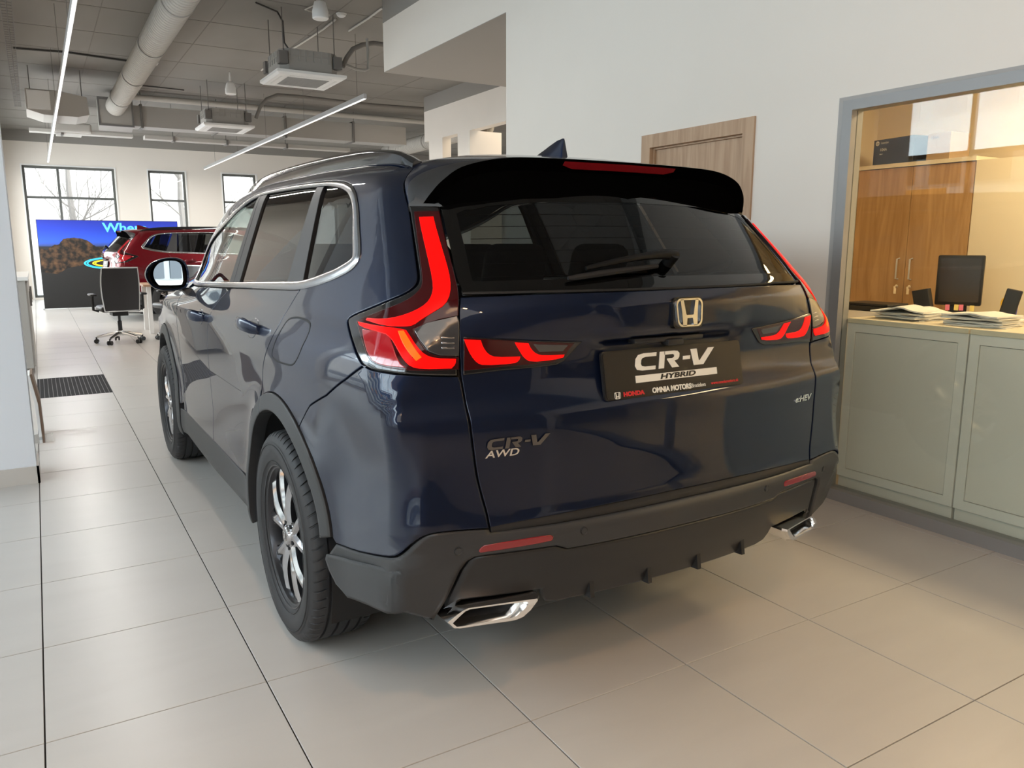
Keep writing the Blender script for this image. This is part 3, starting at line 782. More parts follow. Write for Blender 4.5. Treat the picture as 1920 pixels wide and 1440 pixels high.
CAR = empty('suv_car', (0, 0, 0))
def carparts():
    K = Corner
    ck = lambda p3: c2(K, p3)
    # ------------------------------------------------ lines shared by neighbouring panels (corner chart)
    D = ck(Q3(z1([(400, 1098), (540, 1107), (670, 1114), (900, 1120), (1100, 1126), (1195, 1128), (1300, 1104), (1450, 1053), (1560, 998), (1625, 945),
                  (1655, 885), (1656, 780), (1650, 600), (1640, 440), (1612, 362), (1560, 328), (1490, 318), (1400, 320), (1250, 338), (1100, 362), (930, 400), (840, 448), (760, 512),
                  (690, 580), (620, 655), (560, 730), (510, 830), (470, 930), (435, 1040)])))
    D = smo(D, 2, True)
    DG = inset(D, .017)                                       # glass opening
    rq = ck(S3([(-.045, 1.217), (-.012, 1.187), (.02, 1.14), (.03, 1.10), (.035, 1.065), (.085, 1.01), (.135, .96), (.165, .92), (.178, .86)]))
    rq = smo(rq, 2)
    fr = smo(ck(S3([(.955, 1.166), (1.0, 1.14), (1.075, 1.09), (1.125, 1.02), (1.165, .94), (1.20, .85), (1.22, .72), (1.228, .60), (1.235, .50), (1.24, .43)])), 2)
    AR = .492; AI = .430; AZ = .372
    def arc(yc, r, a0, a1, n=24): return [(yc+r*math.cos(math.radians(a0+(a1-a0)*k/n)), AZ+r*math.sin(math.radians(a0+(a1-a0)*k/n))) for k in range(n+1)]
    RY, FY = -.015, 2.70
    lamp_out = smo(Q3(z4([(505, 100), (520, 200), (540, 350), (560, 490), (578, 620), (574, 670), (555, 705), (500, 750), (400, 795), (250, 858), (110, 915), (62, 940), (46, 965), (52, 1010), (70, 1080), (110, 1205), (150, 1285), (166, 1302)])), 1)
    lamp_bot = Q3(z4([(166, 1302), (220, 1332), (330, 1352), (500, 1372), (700, 1382), (888, 1384)]))
    lamp_in = Q3(z4([(888, 1384), (884, 1200), (881, 1050), (881, 900), (886, 790), (874, 700), (850, 590), (810, 420), (775, 260), (745, 130), (738, 104)]))
    seam = Q3([(681.5, 685.5), (650, 709.5), (612, 741), (573.7, 772.5), (566, 788), (560.5, 800)])
    spo_side = Q3([(808, 300), (795, 303), (778, 314), (764, 329), (757.5, 343), (760, 365), (765.5, 384.5)])
    clad_top = smo(Q3([(629, 1019)] + z3([(700, 790), (850, 822), (935, 830), (985, 802), (1030, 762), (1080, 725)]) + [(800, 1004), (815, 1000), (849, 996), (885, 993), (919.5, 991)]), 1)
    gate_gap = smo(Q3([(919.5, 990), (914, 962), (903, 925), (895, 892), (888, 840), (882, 793), (872, 745), (865, 705)]), 1)

    # ------------------------------------------------ inner shell behind the gaps
    us = np.arange(0, 4.66, .03); zs = np.arange(.27, 1.62, .03)
    U, Z = np.meshgrid(us, zs, indexing='ij'); q = np.stack([U.ravel(), Z.ravel()], 1)
    p = K.ev(q); n = grad(p); p = p-n*.022
    arch = np.minimum(np.hypot(p[:, 1]-RY, p[:, 2]-AZ), np.hypot(p[:, 1]-FY, p[:, 2]-AZ)) < .46
    dlo = inside(q, inset(D, .03)); rear_g = (p[:, 2] > 1.19) & (p[:, 1] < -.16) & (p[:, 2] < 1.57)
    bad = ((p[:, 1] < -.3) & (p[:, 2] < .45)) | (p[:, 2] < .29) | arch | dlo | rear_g | (p[:, 2] > 1.17) | (p[:, 1] > 3.3) | ((p[:, 1] > 1.7) & (p[:, 2] > 1.1-(p[:, 1]-1.7)*.0+np.clip(2.4-p[:, 1], 0, 1)*.2))
    nu, nz = len(us), len(zs); f = []
    for i in range(nu-1):
        for j in range(nz-1):
            c = (i*nz+j, (i+1)*nz+j, (i+1)*nz+j+1, i*nz+j+1)
            if not any(bad[k] for k in c): f.append(c)
    solid('inner_shell', p, f, BLK, CAR, smooth=True, sharp=180)

    # ------------------------------------------------ roof, bonnet, windscreen (top chart)
    def sym(l): return A(l + [(-x, y) for x, y in l[::-1]])
    roof = sym([(0, -.325), (.25, -.325), (.47, -.335), (.545, -.36), (.60, -.40), (.603, 0), (.603, .6), (.603, 1.2), (.60, 1.55), (.595, 1.80), (.40, 1.86), (.2, 1.885), (0, 1.895)])
    panel('roof_panel', Top, roof, PAINT, CAR, mirror=False, grid=.05, gap=.003)
    panel('headliner', Top, sym([(0, -.30), (.60, -.30), (.60, 1.8), (0, 1.86)]), SEAT, CAR, off=-.03, mirror=False, grid=.1, depth=.01)
    wind = sym([(0, 1.90), (.2, 1.89), (.40, 1.865), (.60, 1.81), (.64, 2.0), (.70, 2.35), (.73, 2.62), (.70, 2.72), (.4, 2.85), (0, 2.90)])
    panel('windscreen', Top, wind, GL_F, CAR, mirror=False, grid=.06, off=-.002, depth=.004)
    hood = sym([(0, 2.93), (.4, 2.88), (.72, 2.73), (.76, 2.8), (.77, 3.1), (.74, 3.38), (.6, 3.52), (.3, 3.60), (0, 3.62)])
    panel('bonnet', Top, hood, PAINT, CAR, mirror=False, grid=.05)
    fbump = A([(x, z) for x, z in [(-.62, .24), (.62, .24), (.80, .36), (.82, .62), (.70, .80), (.0, .84), (-.70, .80), (-.82, .62), (-.80, .36)]])
    fb = panel('front_bumper', Front, fbump, CLAD, CAR, mirror=False, grid=.05)[0]
    panel('grille', Front, A([(-.45, .46), (.45, .46), (.58, .78), (-.58, .78)]), GLOSS, fb, mirror=False, off=.004, grid=.05, depth=.006)
    panel('headlight', Front, A([(-.83, .76), (-.60, .78), (-.60, .86), (-.80, .88)]), CLEAR, CAR, off=.004, grid=.04)
    panel('nose_panel', Front, A([(-.80, .885), (-.55, .865), (.55, .865), (.80, .885), (.66, .93), (-.66, .93)]), PAINT, CAR, mirror=False, grid=.05)

    # ------------------------------------------------ body side (quarter panel, pillars, cant rail)
    rl = T3([(-.603, y) for y in (1.76, 1.6, 1.3, 1.0, .6, .2, -.1, -.3, -.38)])
    ap = T3([(-.735, 2.62), (-.705, 2.35), (-.645, 2.0), (-.612, 1.85)])
    dtop = D[np.argmin(np.abs(D[:, 0]-(1.1927+1.7))+np.abs(D[:, 1]-1.4)*2)]
    # order along DLO from the rear-door gap round the back and top to the A pillar
    i0 = np.argmin(np.linalg.norm(D-rq[0], axis=1)); i1 = np.argmin(np.linalg.norm(D-ck(S3([(1.98, 1.14)]))[0], axis=1))
    dl = []
    k = i0
    while k != i1: dl.append(D[k]); k = (k+1) % len(D)
    dl = A(dl)
    if len(dl) < len(D)*.4: dl = np.concatenate([D[i0::-1], D[:i1:-1]])
    arch_q = ck(S3(arc(RY, AR, 119, 67)))
    side = np.concatenate([ck(ap), ck(rl), ck(spo_side), ck(lamp_out), ck(seam[1:]), arch_q, rq[::-1][1:], dl, ck(S3([(2.10, 1.105), (2.45, 1.085)]))])
    sidep = panel('body_side', K, side, PAINT, CAR, grid=.026, gap=.0016, edge=.0022)
    # fuel flap outline
    ff = smo(ck(Q3(z2([(1140, 225), (1200, 218), (1270, 245), (1292, 275), (1270, 360), (1200, 510), (1165, 570), (1130, 582), (1020, 540), (996, 510), (1010, 440), (1060, 330), (1110, 245)]))), 2, True)
    strip('fuel_flap_gap', K, ff, .006, BLK, sidep[0], off=.0002, h=.0006, closed=True, mirror=False, step=.012)
    # ------------------------------------------------ doors
    sill = [(y, .425-.012*(y-.5)) for y in (.52, .8, 1.24)]
    belt = [d for d in D if d[1] < 1.25]
    beltR = A(sorted([d for d in belt if ck(S3([(-.04, 1.2)]))[0][0] < d[0] < fr[0][0]], key=lambda d: d[0])) - A([0, .003])
    beltF = A(sorted([d for d in belt if d[0] > fr[0][0]], key=lambda d: d[0])) - A([0, .003])
    beltF = beltF[beltF[:, 0] < 1.1927+1.93]
    arch_d = ck(S3(arc(RY, AR, 67, 8)))
    rdoor = panel('rear_door', K, np.concatenate([rq[1:], arch_d[1:], ck(S3(sill))[1:], fr[::-1][1:-1], beltR[::-1]]), PAINT, CAR, grid=.026, gap=.0016, edge=.0022)
    fdoor = panel('front_door', K, np.concatenate([fr[1:], ck(S3([(1.6, .412), (2.13, .405), (2.125, .6), (2.115, .9), (2.10, 1.095), (2.0, 1.12)])), beltF[::-1]]), PAINT, CAR, grid=.03)
    arch_f = ck(S3(arc(FY, AR, 172, 20)))
    panel('front_fender', K, np.concatenate([arch_f, ck(S3([(3.26, .62), (3.30, .80), (3.28, .90), (3.0, .985), (2.78, 1.03), (2.46, 1.08), (2.105, 1.097), (2.12, .9), (2.13, .6), (2.13, .46)]))]), PAINT, CAR, grid=.03)
    # cladding
    archr = np.concatenate([ck(S3(arc(RY, AR, -12, 67))), ck(S3(arc(RY, AI, 67, -12)))])
    panel('arch_cladding', K, archr, CLAD, rdoor, off=.006, grid=.02, edge=.006, depth=.05)
    archq = np.concatenate([ck(S3(arc(RY, AR, 67, 163))), ck(S3(arc(RY, AI, 163, 67)))])
    panel('arch_cladding', K, archq, CLAD, CAR, off=.006, grid=.02, edge=.006, depth=.05)
    archf = np.concatenate([ck(S3(arc(FY, AR, 195, -5))), ck(S3(arc(FY, AI, -5, 195)))])
    panel('arch_cladding', K, archf, CLAD, CAR, off=.006, grid=.02, edge=.006, depth=.05)
    panel('sill_cladding', K, ck(S3([(.47, .29), (1.24, .27), (2.21, .27), (2.20, .42), (1.26, .435), (.49, .43)])), CLAD, CAR, off=.005, grid=.03, edge=.008, depth=.05)
    # ------------------------------------------------ side glass and trims
    def ln(a, b): return ck(Q3(z1([a, b])))
    B1, BG, B2, C1, CG, Q1 = ln((884, 470), (676, 1098)), ln((924, 430), (708, 1100)), ln((962, 430), (752, 1100)), ln((1332, 380), (1108, 1100)), ln((1386, 375), (1230, 1100)), ln((1403, 380), (1247, 1095))
    def between(a, b):       # a = rear line, b = front line (u grows forward)
        g = DG
        if a is not None: g = clip(g, a[0], a[1], True)
        if b is not None: g = clip(g, b[0], b[1], False)
        return g
    ga = between(None, None)
    gq = between(None, Q1); 
    if not len(gq) or gq[:, 0].mean() > Q1[:, 0].mean(): gq = clip(DG, Q1[0], Q1[1], True)
    def slab(lr, lf):
        g = DG
        for l, want in ((lr, 1), (lf, -1)):
            if l is None: continue
            h = clip(g, l[0], l[1], True); h2 = clip(g, l[0], l[1], False)
            m = l.mean(0)[0]
            g = h if (h[:, 0].mean() > h2[:, 0].mean()) == (want == 1) else h2
        return g
    panel('quarter_glass', K, slab(None, Q1), GL_D, sidep, off=-.004, gap=.001, depth=.004, grid=.04)
    panel('window_glass', K, slab(C1, B2), GL_D, rdoor, off=-.006, gap=0, depth=.004, grid=.04)
    panel('window_glass', K, slab(B1, None), GL_F, fdoor, off=-.006, gap=0, depth=.004, grid=.04)
    panel('pillar_trim', K, slab(CG, C1), CLADD, rdoor, off=.002, gap=.001, grid=.03)
    panel('pillar_trim', K, slab(BG, B2)if False else slab(B2, BG) if B2[:, 0].mean() < BG[:, 0].mean() else slab(BG, B2), CLADD, rdoor, off=.002, gap=.0015, grid=.03)
    panel('pillar_trim', K, slab(BG, B1), CLADD, fdoor, off=.002, gap=.0015, grid=.03)
    wid = np.interp(D[:, 1], [1.1, 1.25, 1.4, 1.55, 1.6], [.022, .030, .026, .016, .013])
    Dm = inset(D, .010)
    strip('window_trim', K, Dm, lambda q: np.interp(q[:, 1], [1.1, 1.19, 1.24, 1.30, 1.42, 1.52, 1.56, 1.6], [.022, .024, .032, .036, .032, .022, .014, .013]), SATIN, sidep, off=.001, h=.005, closed=True, label='satin chrome strip around the side windows')
    # ------------------------------------------------ tail lamps on the body
    tl = ck(np.concatenate([lamp_out, lamp_bot[1:], lamp_in[1:]]))
    lamp = panel('tail_lamp', K, tl, GLOSS, CAR, off=.002, grid=.02, edge=.004, label='tall boomerang tail lamp with glowing red light guide')
    P4 = lambda l, s=1: smc(ck(Q3(z4(l))), s)
    def lp(name, l, m, off, s=1, par=lamp): return panel(name, K, P4(l, s), m, par, off=off, gap=0, edge=.0012, depth=.004, grid=.02)
    lp('red_lens', [(548, 152), (735, 150), (800, 430), (848, 620), (880, 760), (876, 930), (700, 965), (545, 1035), (560, 1080), (640, 1200), (720, 1232), (880, 1238), (880, 1330), (600, 1345), (300, 1310), (215, 1265), (160, 1100), (120, 970), (250, 915), (420, 850), (520, 800), (590, 740), (612, 680), (600, 560), (575, 350)], REDDEEP, .004)
    lp('red_lens', [(165, 1035), (340, 1055), (385, 1120), (440, 1285), (485, 1318), (300, 1300), (225, 1255)], REDLENS, .0052)
    lp('light_guide', [(586, 197), (692, 194), (740, 370), (790, 540), (818, 660), (818, 770), (780, 850), (700, 900), (610, 955), (545, 1005), (470, 1016), (345, 1010), (195, 966), (205, 950), (330, 958), (440, 940), (560, 895), (640, 845), (680, 785), (692, 715), (668, 570), (625, 380)], REDON, .0058)
    lp('light_guide', [(135, 978), (350, 1018), (440, 1030), (492, 1042), (520, 1085), (565, 1160), (625, 1222), (700, 1246), (856, 1250), (852, 1290), (820, 1322), (600, 1328), (520, 1312), (470, 1262), (425, 1180), (385, 1110), (330, 1062), (150, 1015)], REDON, .0060)
    lp('orange_highlight', [(432, 1050), (475, 1046), (505, 1100), (560, 1190), (600, 1240), (560, 1268), (500, 1200), (455, 1120)], AMBER, .0070)  # orange highlight of the lit guide, laid on as a glowing patch
    lp('clear_lens', [(548, 1036), (640, 985), (868, 932), (882, 970), (878, 1228), (735, 1224), (650, 1195), (580, 1100)], CLEAR, .0056, 0)
    for zz in (1096, 1136, 1172):
        lp('led_row', [(745, zz-7), (845, zz-5), (845, zz+5), (748, zz+5)], SATIN, .0064, 0)
    # ------------------------------------------------ painted bumper corner
    bc = ck(np.concatenate([seam, S3(arc(RY, AR, 119, 163))[1:], clad_top, gate_gap[1:], lamp_bot[::-1]]))
    panel('bumper_corner', K, bc, PAINT, CAR, grid=.024, gap=.0014, edge=.0022)
    # ------------------------------------------------ tailgate (rear chart)
    rr = lambda p3: c2(Rear, p3)
    gl_c = Q3([(862.5, 556.5)])
    left = np.concatenate([rr(gate_gap), rr(lamp_in[1:5]), rr(gl_c)])
    left[:, 0] = -np.abs(left[:, 0])
    bot = A([(-.58, .634), (-.45, .637), (-.25, .640), (0, .641)])
    topl = A([(-.45, 1.224), (-.25, 1.226), (0, 1.227)])
    half = np.concatenate([bot[::-1], left, topl[:-1]])
    full = np.concatenate([half, (topl[-1:]), (half*A([-1, 1]))[::-1][:-1]])
    gate = panel('tailgate', Rear, full, PAINT, CAR, grid=.022, gap=.0014, edge=.0022, mirror=False)[0]
    # rear window
    gtop = Q3([(826, 388)]); gmid = Q3(z4([(850, 590), (775, 260)]))
    gleft = A([(-.643, 1.224)] + [tuple(x) for x in rr(gmid)] + [tuple(rr(gtop)[0])])
    gleft[:, 0] = -np.abs(gleft[:, 0])+.003
    gh = np.concatenate([A([(0, 1.231), (-.25, 1.230), (-.45, 1.228)]), gleft, A([(-.55, 1.49), (-.48, 1.515), (-.3, 1.53)])])
    gfull = np.concatenate([gh, A([(0, 1.535)]), (gh*A([-1, 1]))[::-1][:-1]])
    panel('rear_window', Rear, gfull, GL_R, gate, off=-.004, gap=0, depth=.004, grid=.035, mirror=False, label='dark tinted rear window')
    dr_ = D[(D[:, 0] < 1.1927-.02)]; dr_ = dr_[np.argsort(dr_[:, 1])]
    pt = np.concatenate([dr_, ck(S3([(-.05, 1.60), (-.3, 1.59)])), ck(np.concatenate([gtop, gmid[::-1], gl_c]))[:, :]*A([1, 1]), ck(S3([(-.35, 1.20)]))])
    panel('inner_pillar', K, pt, SEAT, CAR, off=-.035, gap=0, depth=.004, grid=.04)
    # black printed border of the rear window
    gi = inset(gfull if area2(gfull) > 0 else gfull[::-1], .028)
    gmid2 = inset(gfull if area2(gfull) > 0 else gfull[::-1], .016)
    strip('window_border', Rear, gmid2, lambda q: .034+.05*sst(1.44, 1.50, q[:, 1]), pr('black_frit', (.002, .002, .002), rough=.02), gate, off=-.0035, h=.0008, closed=True, mirror=False)
    strip('window_seal', Rear, A([(-.64, 1.2275), (-.45, 1.229), (-.2, 1.2295), (0, 1.2295), (.2, 1.2295), (.45, 1.229), (.64, 1.2275)]), .006, BLK, gate, off=0, h=.002, mirror=False)
    for z in np.arange(1.27, 1.47, .033):
        w = .60-(z-1.22)*.30
        strip('heater_wire', Rear, A([(-w, z), (-w/2, z+.004), (0, z+.005), (w/2, z+.004), (w, z)]), .0014, BLK, gate, off=-.0065, h=.0004, mirror=False, step=.06)
    # tailgate lamps
    tg_o = rr(Q3(z4([(908, 1082), (1080, 1090), (1400, 1108), (1640, 1114), (1806, 1117), (1740, 1185), (1665, 1268), (1610, 1296), (1450, 1318), (1200, 1340), (1020, 1362), (908, 1376)])))
    tgl = panel('tailgate_lamp', Rear, tg_o, GLOSS, CAR, off=.005, gap=.001, grid=.02, depth=.012, label='low red tailgate lamp with two glowing L shapes')
    def lr(name, l, m, off, s=1): return panel(name, Rear, smc(rr(Q3(z4(l))), s), m, tgl, off=off, gap=0, edge=.0012, depth=.003, grid=.02)
    lr('red_lens', [(912, 1094), (1300, 1112), (1740, 1128), (1690, 1190), (1655, 1245), (1560, 1275), (1200, 1310), (912, 1340)], REDDEEP, .0062, 0)
    lr('light_guide', [(915, 1106), (1040, 1110), (1058, 1165), (1095, 1215), (1150, 1236), (1334, 1230), (1326, 1260), (1290, 1284), (1060, 1298), (1010, 1280), (965, 1225), (932, 1155)], REDON, .0078)
    lr('light_guide', [(1292, 1122), (1395, 1125), (1415, 1175), (1455, 1212), (1510, 1222), (1664, 1215), (1655, 1236), (1580, 1256), (1410, 1272), (1362, 1242), (1328, 1190)], REDON, .0078)
    lr('reverse_light', [(1432, 1134), (1694, 1140), (1652, 1190), (1475, 1196)], CLEAR, .0078, 0)
    # lip under the badge strip, camera pod
    m = MB(); m.box((-.16, -.925, 1.078), (.10, -.89, 1.092), .004); m.box((-.045, -.935, 1.066), (.015, -.90, 1.085), .005)
    m.build('handle_pod', CLADD, gate, smooth=True)
    # ------------------------------------------------ bumper cladding (corner chart over the whole rear)
    dtopl = [(0, .540), (.30, .540), (.405, .541), (.44, .556), (.55, .558)]
    dt3 = R3([(-x, z) for x, z in dtopl])
    dside = Q3(z8([(400, 370), (345, 380), (318, 395), (288, 435), (255, 505), (228, 562), (170, 652)]))
    corner_bot = Q3([(814, 1166)] + z3([(1000, 1160), (800, 1105), (680, 1060), (610, 980), (570, 900), (545, 830)])[0:] + [(614, 1040)])
    up = np.concatenate([ck(dt3), ck(dside), ck(corner_bot), ck(clad_top), ck(R3([(-.62, .622), (-.45, .620), (-.2, .621), (0, .622)]))])
    upf = np.concatenate([up, (up*A([-1, 1]))[::-1][1:-1]])
    bump = panel('rear_bumper', K, upf, CLAD, CAR, off=.002, grid=.024, edge=.007, depth=.03, mirror=False, label='grey textured plastic rear bumper with reflectors and sensors')[0]
    # raised lower step of the corner
    st = Q3(z3([(556, 806), (700, 842), (850, 880), (1000, 918), (1090, 938)]) + [(800, 1090), (806, 1115), (800, 1140), (786, 1157)] + z3([(1000, 1160), (800, 1105), (680, 1060), (610, 980), (570, 900), (548, 835)]))
    ue = ck(Q3([(806, 1112)]))[0][0]
    panel('bumper_step', K, ck(st), CLAD, bump, off=.0, gap=0, edge=.009, depth=.012, grid=.02, drop=lambda q: -.007+.021*sst(ue, ue+.09, q[:, 0]))
    # black rubber ledge between tailgate and bumper
    strip('bumper_ledge', K, np.concatenate([ck(Q3([(921, 992)])), ck(R3([(-.45, .630), (-.2, .631), (0, .632)])), ck(R3([(.2, .631), (.45, .630)]))*1, ck(Q3([(921, 992)]))*A([-1, 1])]), .022, BLK, bump, off=-.006, h=.004, mirror=False)
    # diffuser
    db = [(-.46, .395), (-.44, .372), (-.40, .363), (-.2, .361), (0, .361)]
    dl_ = np.concatenate([dt3[::1], dside[:-1], Q3([(835, 1150), (868, 1128), (1012, 1108)]), R3(db)])
    dd = ck(dl_); ddf = np.concatenate([dd, (dd*A([-1, 1]))[::-1][1:-1]])
    diff = panel('diffuser', K, ddf, CLADD, CAR, off=-.002, grid=.024, edge=.008, depth=.03, mirror=False, label='dark lower bumper panel with small fins')[0]
    for x in (.099, .302):
        for s in (-1, 1):
            y = R3([(x, .40)])[0][1]
            mb = MB(); mb.prism([(y-.010, .368), (y-.002, .425), (y+.04, .43), (y+.04, .364)], s*x-.007, s*x+.007, axis='x'); mb.build('fin', CLADD, diff)
    # underbody lip closing the bottom
    mb = MB(); mb.box((-.66, -.80, .39), (.66, .4, .43), .02); mb.box((-.55, -.4, .24), (.55, 3.3, .33), .02); mb.box((-.80, .5, .22), (.80, 2.2, .30), .02)
    mb.build('underbody', BLK, CAR)
    # reflectors, sensors
    panel('reflector', K, smo(ck(Q3(z8([(357, 353), (366, 334), (390, 321), (660, 278), (679, 284), (676, 303), (655, 309), (370, 356)]))), 1, True), REFL, bump, off=.004, gap=0, edge=.002, depth=.006, grid=.03, label='red reflector strip')
    for c in ((859, 1033), (1094.4, 995)):
        p3 = Q3([c])[0]; nrm = grad(p3); ex = Vector((nrm[1], -nrm[0], 0)).normalized()
        for s in (1, -1):
            mb = MB(); mb.lathe([(.0, .004), (.0085, .0035), (.0088, .002), (.0098, .002), (.0112, .003), (.0115, -.01)], 24, mat=frame(p3*A([s, 1, 1]), ex if s == 1 else Vector((ex.x, -ex.y, 0)), Vector((nrm[0]*s, nrm[1], nrm[2])).cross(ex if s == 1 else Vector((ex.x, -ex.y, 0)))))
            mb.build('parking_sensor', CLAD, bump, smooth=True)
    # exhaust finishers
    def exq(px):
        d = ray(px); a, b = -.952, .275                      # plane y = a + b(|x|-.478)
        t = (a-b*.478-CL[1]-b*CL[0]*1.)/(d[1]+b*d[0]); t = (a+b*(-CL[0]-.478)-CL[1])/(d[1]+b*d[0])
        return CL+t*d
    ex_o = A([exq(c) for c in z8([(214, 650), (262, 616), (292, 598), (312, 589), (470, 566), (628, 545), (630, 556), (600, 600), (562, 634), (520, 650), (400, 666), (275, 684), (248, 682)])])
    ex_i = A([exq(c) for c in z8([(262, 660), (285, 632), (305, 610), (325, 601), (440, 585), (556, 570), (553, 578), (525, 603), (503, 622), (480, 630), (390, 645), (292, 664), (272, 668)])])
    fwd = A([0, 1, 0]); nrm = A([-.26, -.96, 0]); n = len(ex_o)
    rings = [ex_o+fwd*.14, ex_o+fwd*.012, ex_o*.75+ex_i*.25+nrm*.004, ex_o*.3+ex_i*.7+nrm*.004, ex_i+fwd*.006, ex_i+fwd*.12]
    f = []
    for k in range(len(rings)-1):
        for i in range(n): f.append((k*n+i, k*n+(i+1) % n, (k+1)*n+(i+1) % n, (k+1)*n+i))
    tips = solid('exhaust_finisher', np.concatenate(rings), f, CHROME, CAR, sharp=40, label='polished exhaust finisher')
    solid('exhaust_hole', np.concatenate([ex_i+fwd*.03, ex_i.mean(0)[None]+fwd*.06]), [(i, (i+1) % n, n) for i in range(n)], BLK, tips)

    # ------------------------------------------------ spoiler
    def cr(pts, n):
        pts = A(pts); t = np.linspace(0, len(pts)-1, n); i = np.clip(t.astype(int), 0, len(pts)-2); u = (t-i)[:, None]
        g = lambda k: pts[np.clip(k, 0, len(pts)-1)]
        p0, p1, p2, p3 = g(i-1), g(i), g(i+1), g(i+2)
        return .5*((2*p1)+(-p0+p2)*u+(2*p0-5*p1+4*p2-p3)*u*u+(-p0+3*p1-3*p2+p3)*u**3)
    tA = T3([(0, -.33), (-.27, -.33), (-.45, -.336), (-.545, -.365)])
    sA = np.concatenate([tA, Q3([(776, 315)]), Q3([(759, 342)]), Q3([(766, 383)])])
    sB = A([(0, -.665, 1.596), (-.27, -.66, 1.594), (-.42, -.645, 1.587), (-.53, -.622, 1.562), (-.585, -.602, 1.524), (-.612, -.582, 1.490), (-.627, -.563, 1.462)])
    sC = sB+A([(0, .034, -.034), (0, .034, -.034), (.0, .034, -.034), (.014, .020, -.030), (.024, .008, -.020), (.03, .000, -.010), (.034, -.004, .0)])
    dz = [(-.0, 1.485), (-.25, 1.482), (-.40, 1.475), (-.49, 1.468), (-.54, 1.462), (-.565, 1.458), (-.582, 1.454)]
    sD = R3(dz)+A([0, .004, 0])
    N = 36
    cA, cB, cC, cD = cr(sA, N), cr(sB, N), cr(sC, N), cr(sD, N)
    fm = np.interp(np.linspace(0, 6, N), [0, 2.2, 3.2, 4, 5, 6], [.985, .97, .80, .55, .25, .04])[:, None]
    up_ = A([0, 0, 1.])
    def ab(t):
        p = cA+(cB-cA)*t
        return p+(up_*.010+A([-.006, 0, 0]))*(4*t*(1-t))
    cuts = [ab(0*fm)-A([0, -.0, .02]), ab(0*fm), ab(fm*.5), ab(fm), ab(fm+(1-fm)*.5), cB, cC, (cC+cD)/2+A([0, .004, .006]), cD]
    V = np.stack(cuts, 1); m = len(cuts)
    V2 = np.concatenate([V[::-1], V[1:]*A([-1, 1, 1])]); f = []; fmi = []
    for i in range(len(V2)-1):
        for k in range(m-1):
            f.append((i*m+k, (i+1)*m+k, (i+1)*m+k+1, i*m+k+1)); fmi.append(0 if k <= 2 else 1 if k <= 4 else 2)
    f += [tuple(range(m)), tuple((len(V2)-1)*m+k for k in range(m-1, -1, -1))]; fmi += [1, 1]
    SPM = pr('spoiler_plastic', (.022, .022, .023), rough=.40)
    sp = solid('spoiler', V2.reshape(-1, 3), f, None, CAR, mirror=False, sharp=28, mats=[PAINT, SPM, pr('spoiler_shade', (.0012, .0012, .0012), rough=.6, spec=.0)], fmat=fmi, label='roof spoiler in body colour with matt dark trailing edge')[0]  # underside near black, its shadow put into the colour
    # high brake light in the trailing edge
    hb = []
    for x in np.linspace(-.215, .215, 13):
        i = np.argmin(np.abs(cB[:, 0]+abs(x))); b, c = cB[i], cC[i]
        e = .25 if abs(x) > .2 else 0
        hb.append([(x, (b[1]*.80+c[1]*.20)-.003, b[2]*.80+c[2]*.20), (x, (b[1]*(.25+e)+c[1]*(.75-e))-.003, b[2]*(.25+e)+c[2]*(.75-e))])
    hb = A(hb).reshape(-1, 3); nb = 13
    hv = np.concatenate([hb, hb+A([0, .012, 0])]); f = []
    for i in range(nb-1):
        a = 2*i; f += [(a, a+2, a+3, a+1), (a, a+2*nb, a+2+2*nb, a+2), (a+1, a+3, a+3+2*nb, a+1+2*nb)]
    f += [(0, 1, 1+2*nb, 2*nb), (2*nb-2, 4*nb-2, 4*nb-1, 2*nb-1)]
    solid('brake_light', hv, f, REFL, sp, mirror=False, smooth=False, label='unlit red brake light strip')
    # ------------------------------------------------ roof rails, antenna
    rp = [(-.565, -.40, 0), (-.57, -.33, .012), (-.572, -.22, .024), (-.575, 0, .030), (-.575, .4, .031), (-.572, .9, .031), (-.565, 1.35, .030), (-.553, 1.62, .024), (-.545, 1.75, .012), (-.542, 1.80, 0)]
    base = T3([(a, b) for a, b, c in rp]); path = cr(base+A([(0, 0, c) for a, b, c in rp]), 60)
    mb = MB(); hw = .019
    prof = [(-hw*1.25, -.055), (-hw*.95, .002), (-hw*.5, .012), (hw*.5, .012), (hw*.95, .002), (hw*1.25, -.055)]
    v = []; f = []
    for p in path: v += [(p[0]+a, p[1], p[2]+b) for a, b in prof]
    k = len(prof)
    for i in range(len(path)-1):
        for j in range(k-1): f.append((i*k+j, (i+1)*k+j, (i+1)*k+j+1, i*k+j+1))
    f += [tuple(range(k)), tuple((len(path)-1)*k+j for j in range(k))]
    solid('roof_rail', v, f, GLOSS, CAR, sharp=60, label='black roof rail')
    # shark fin
    zf = 1.625; st_ = [(-.344, 1.700, .010), (-.335, 1.702, .013), (-.30, 1.698, .018), (-.25, 1.684, .022), (-.20, 1.668, .023), (-.14, 1.650, .019), (-.085, 1.636, .008)]
    v = []
    for y, zt, hw in st_:
        z0 = T3([(0, y)])[0][2]-.006; zt = max(zt, z0+.004)
        v += [(-hw*1.25, y-(.008 if y < -.33 else 0), z0), (-hw*.75, y, z0+(zt-z0)*.45), (-hw*.22, y, z0+(zt-z0)*.92), (0, y, zt), (hw*.22, y, z0+(zt-z0)*.92), (hw*.75, y, z0+(zt-z0)*.45), (hw*1.25, y-(.008 if y < -.33 else 0), z0)]
    f = []
    for i in range(len(st_)-1):
        for j in range(6): f.append((i*7+j, (i+1)*7+j, (i+1)*7+j+1, i*7+j+1))
    f += [tuple(range(7)), tuple((len(st_)-1)*7+j for j in range(6, -1, -1))]
    solid('antenna_fin', v, f, PAINT, CAR, mirror=False, sharp=50, label='shark fin antenna in body colour')
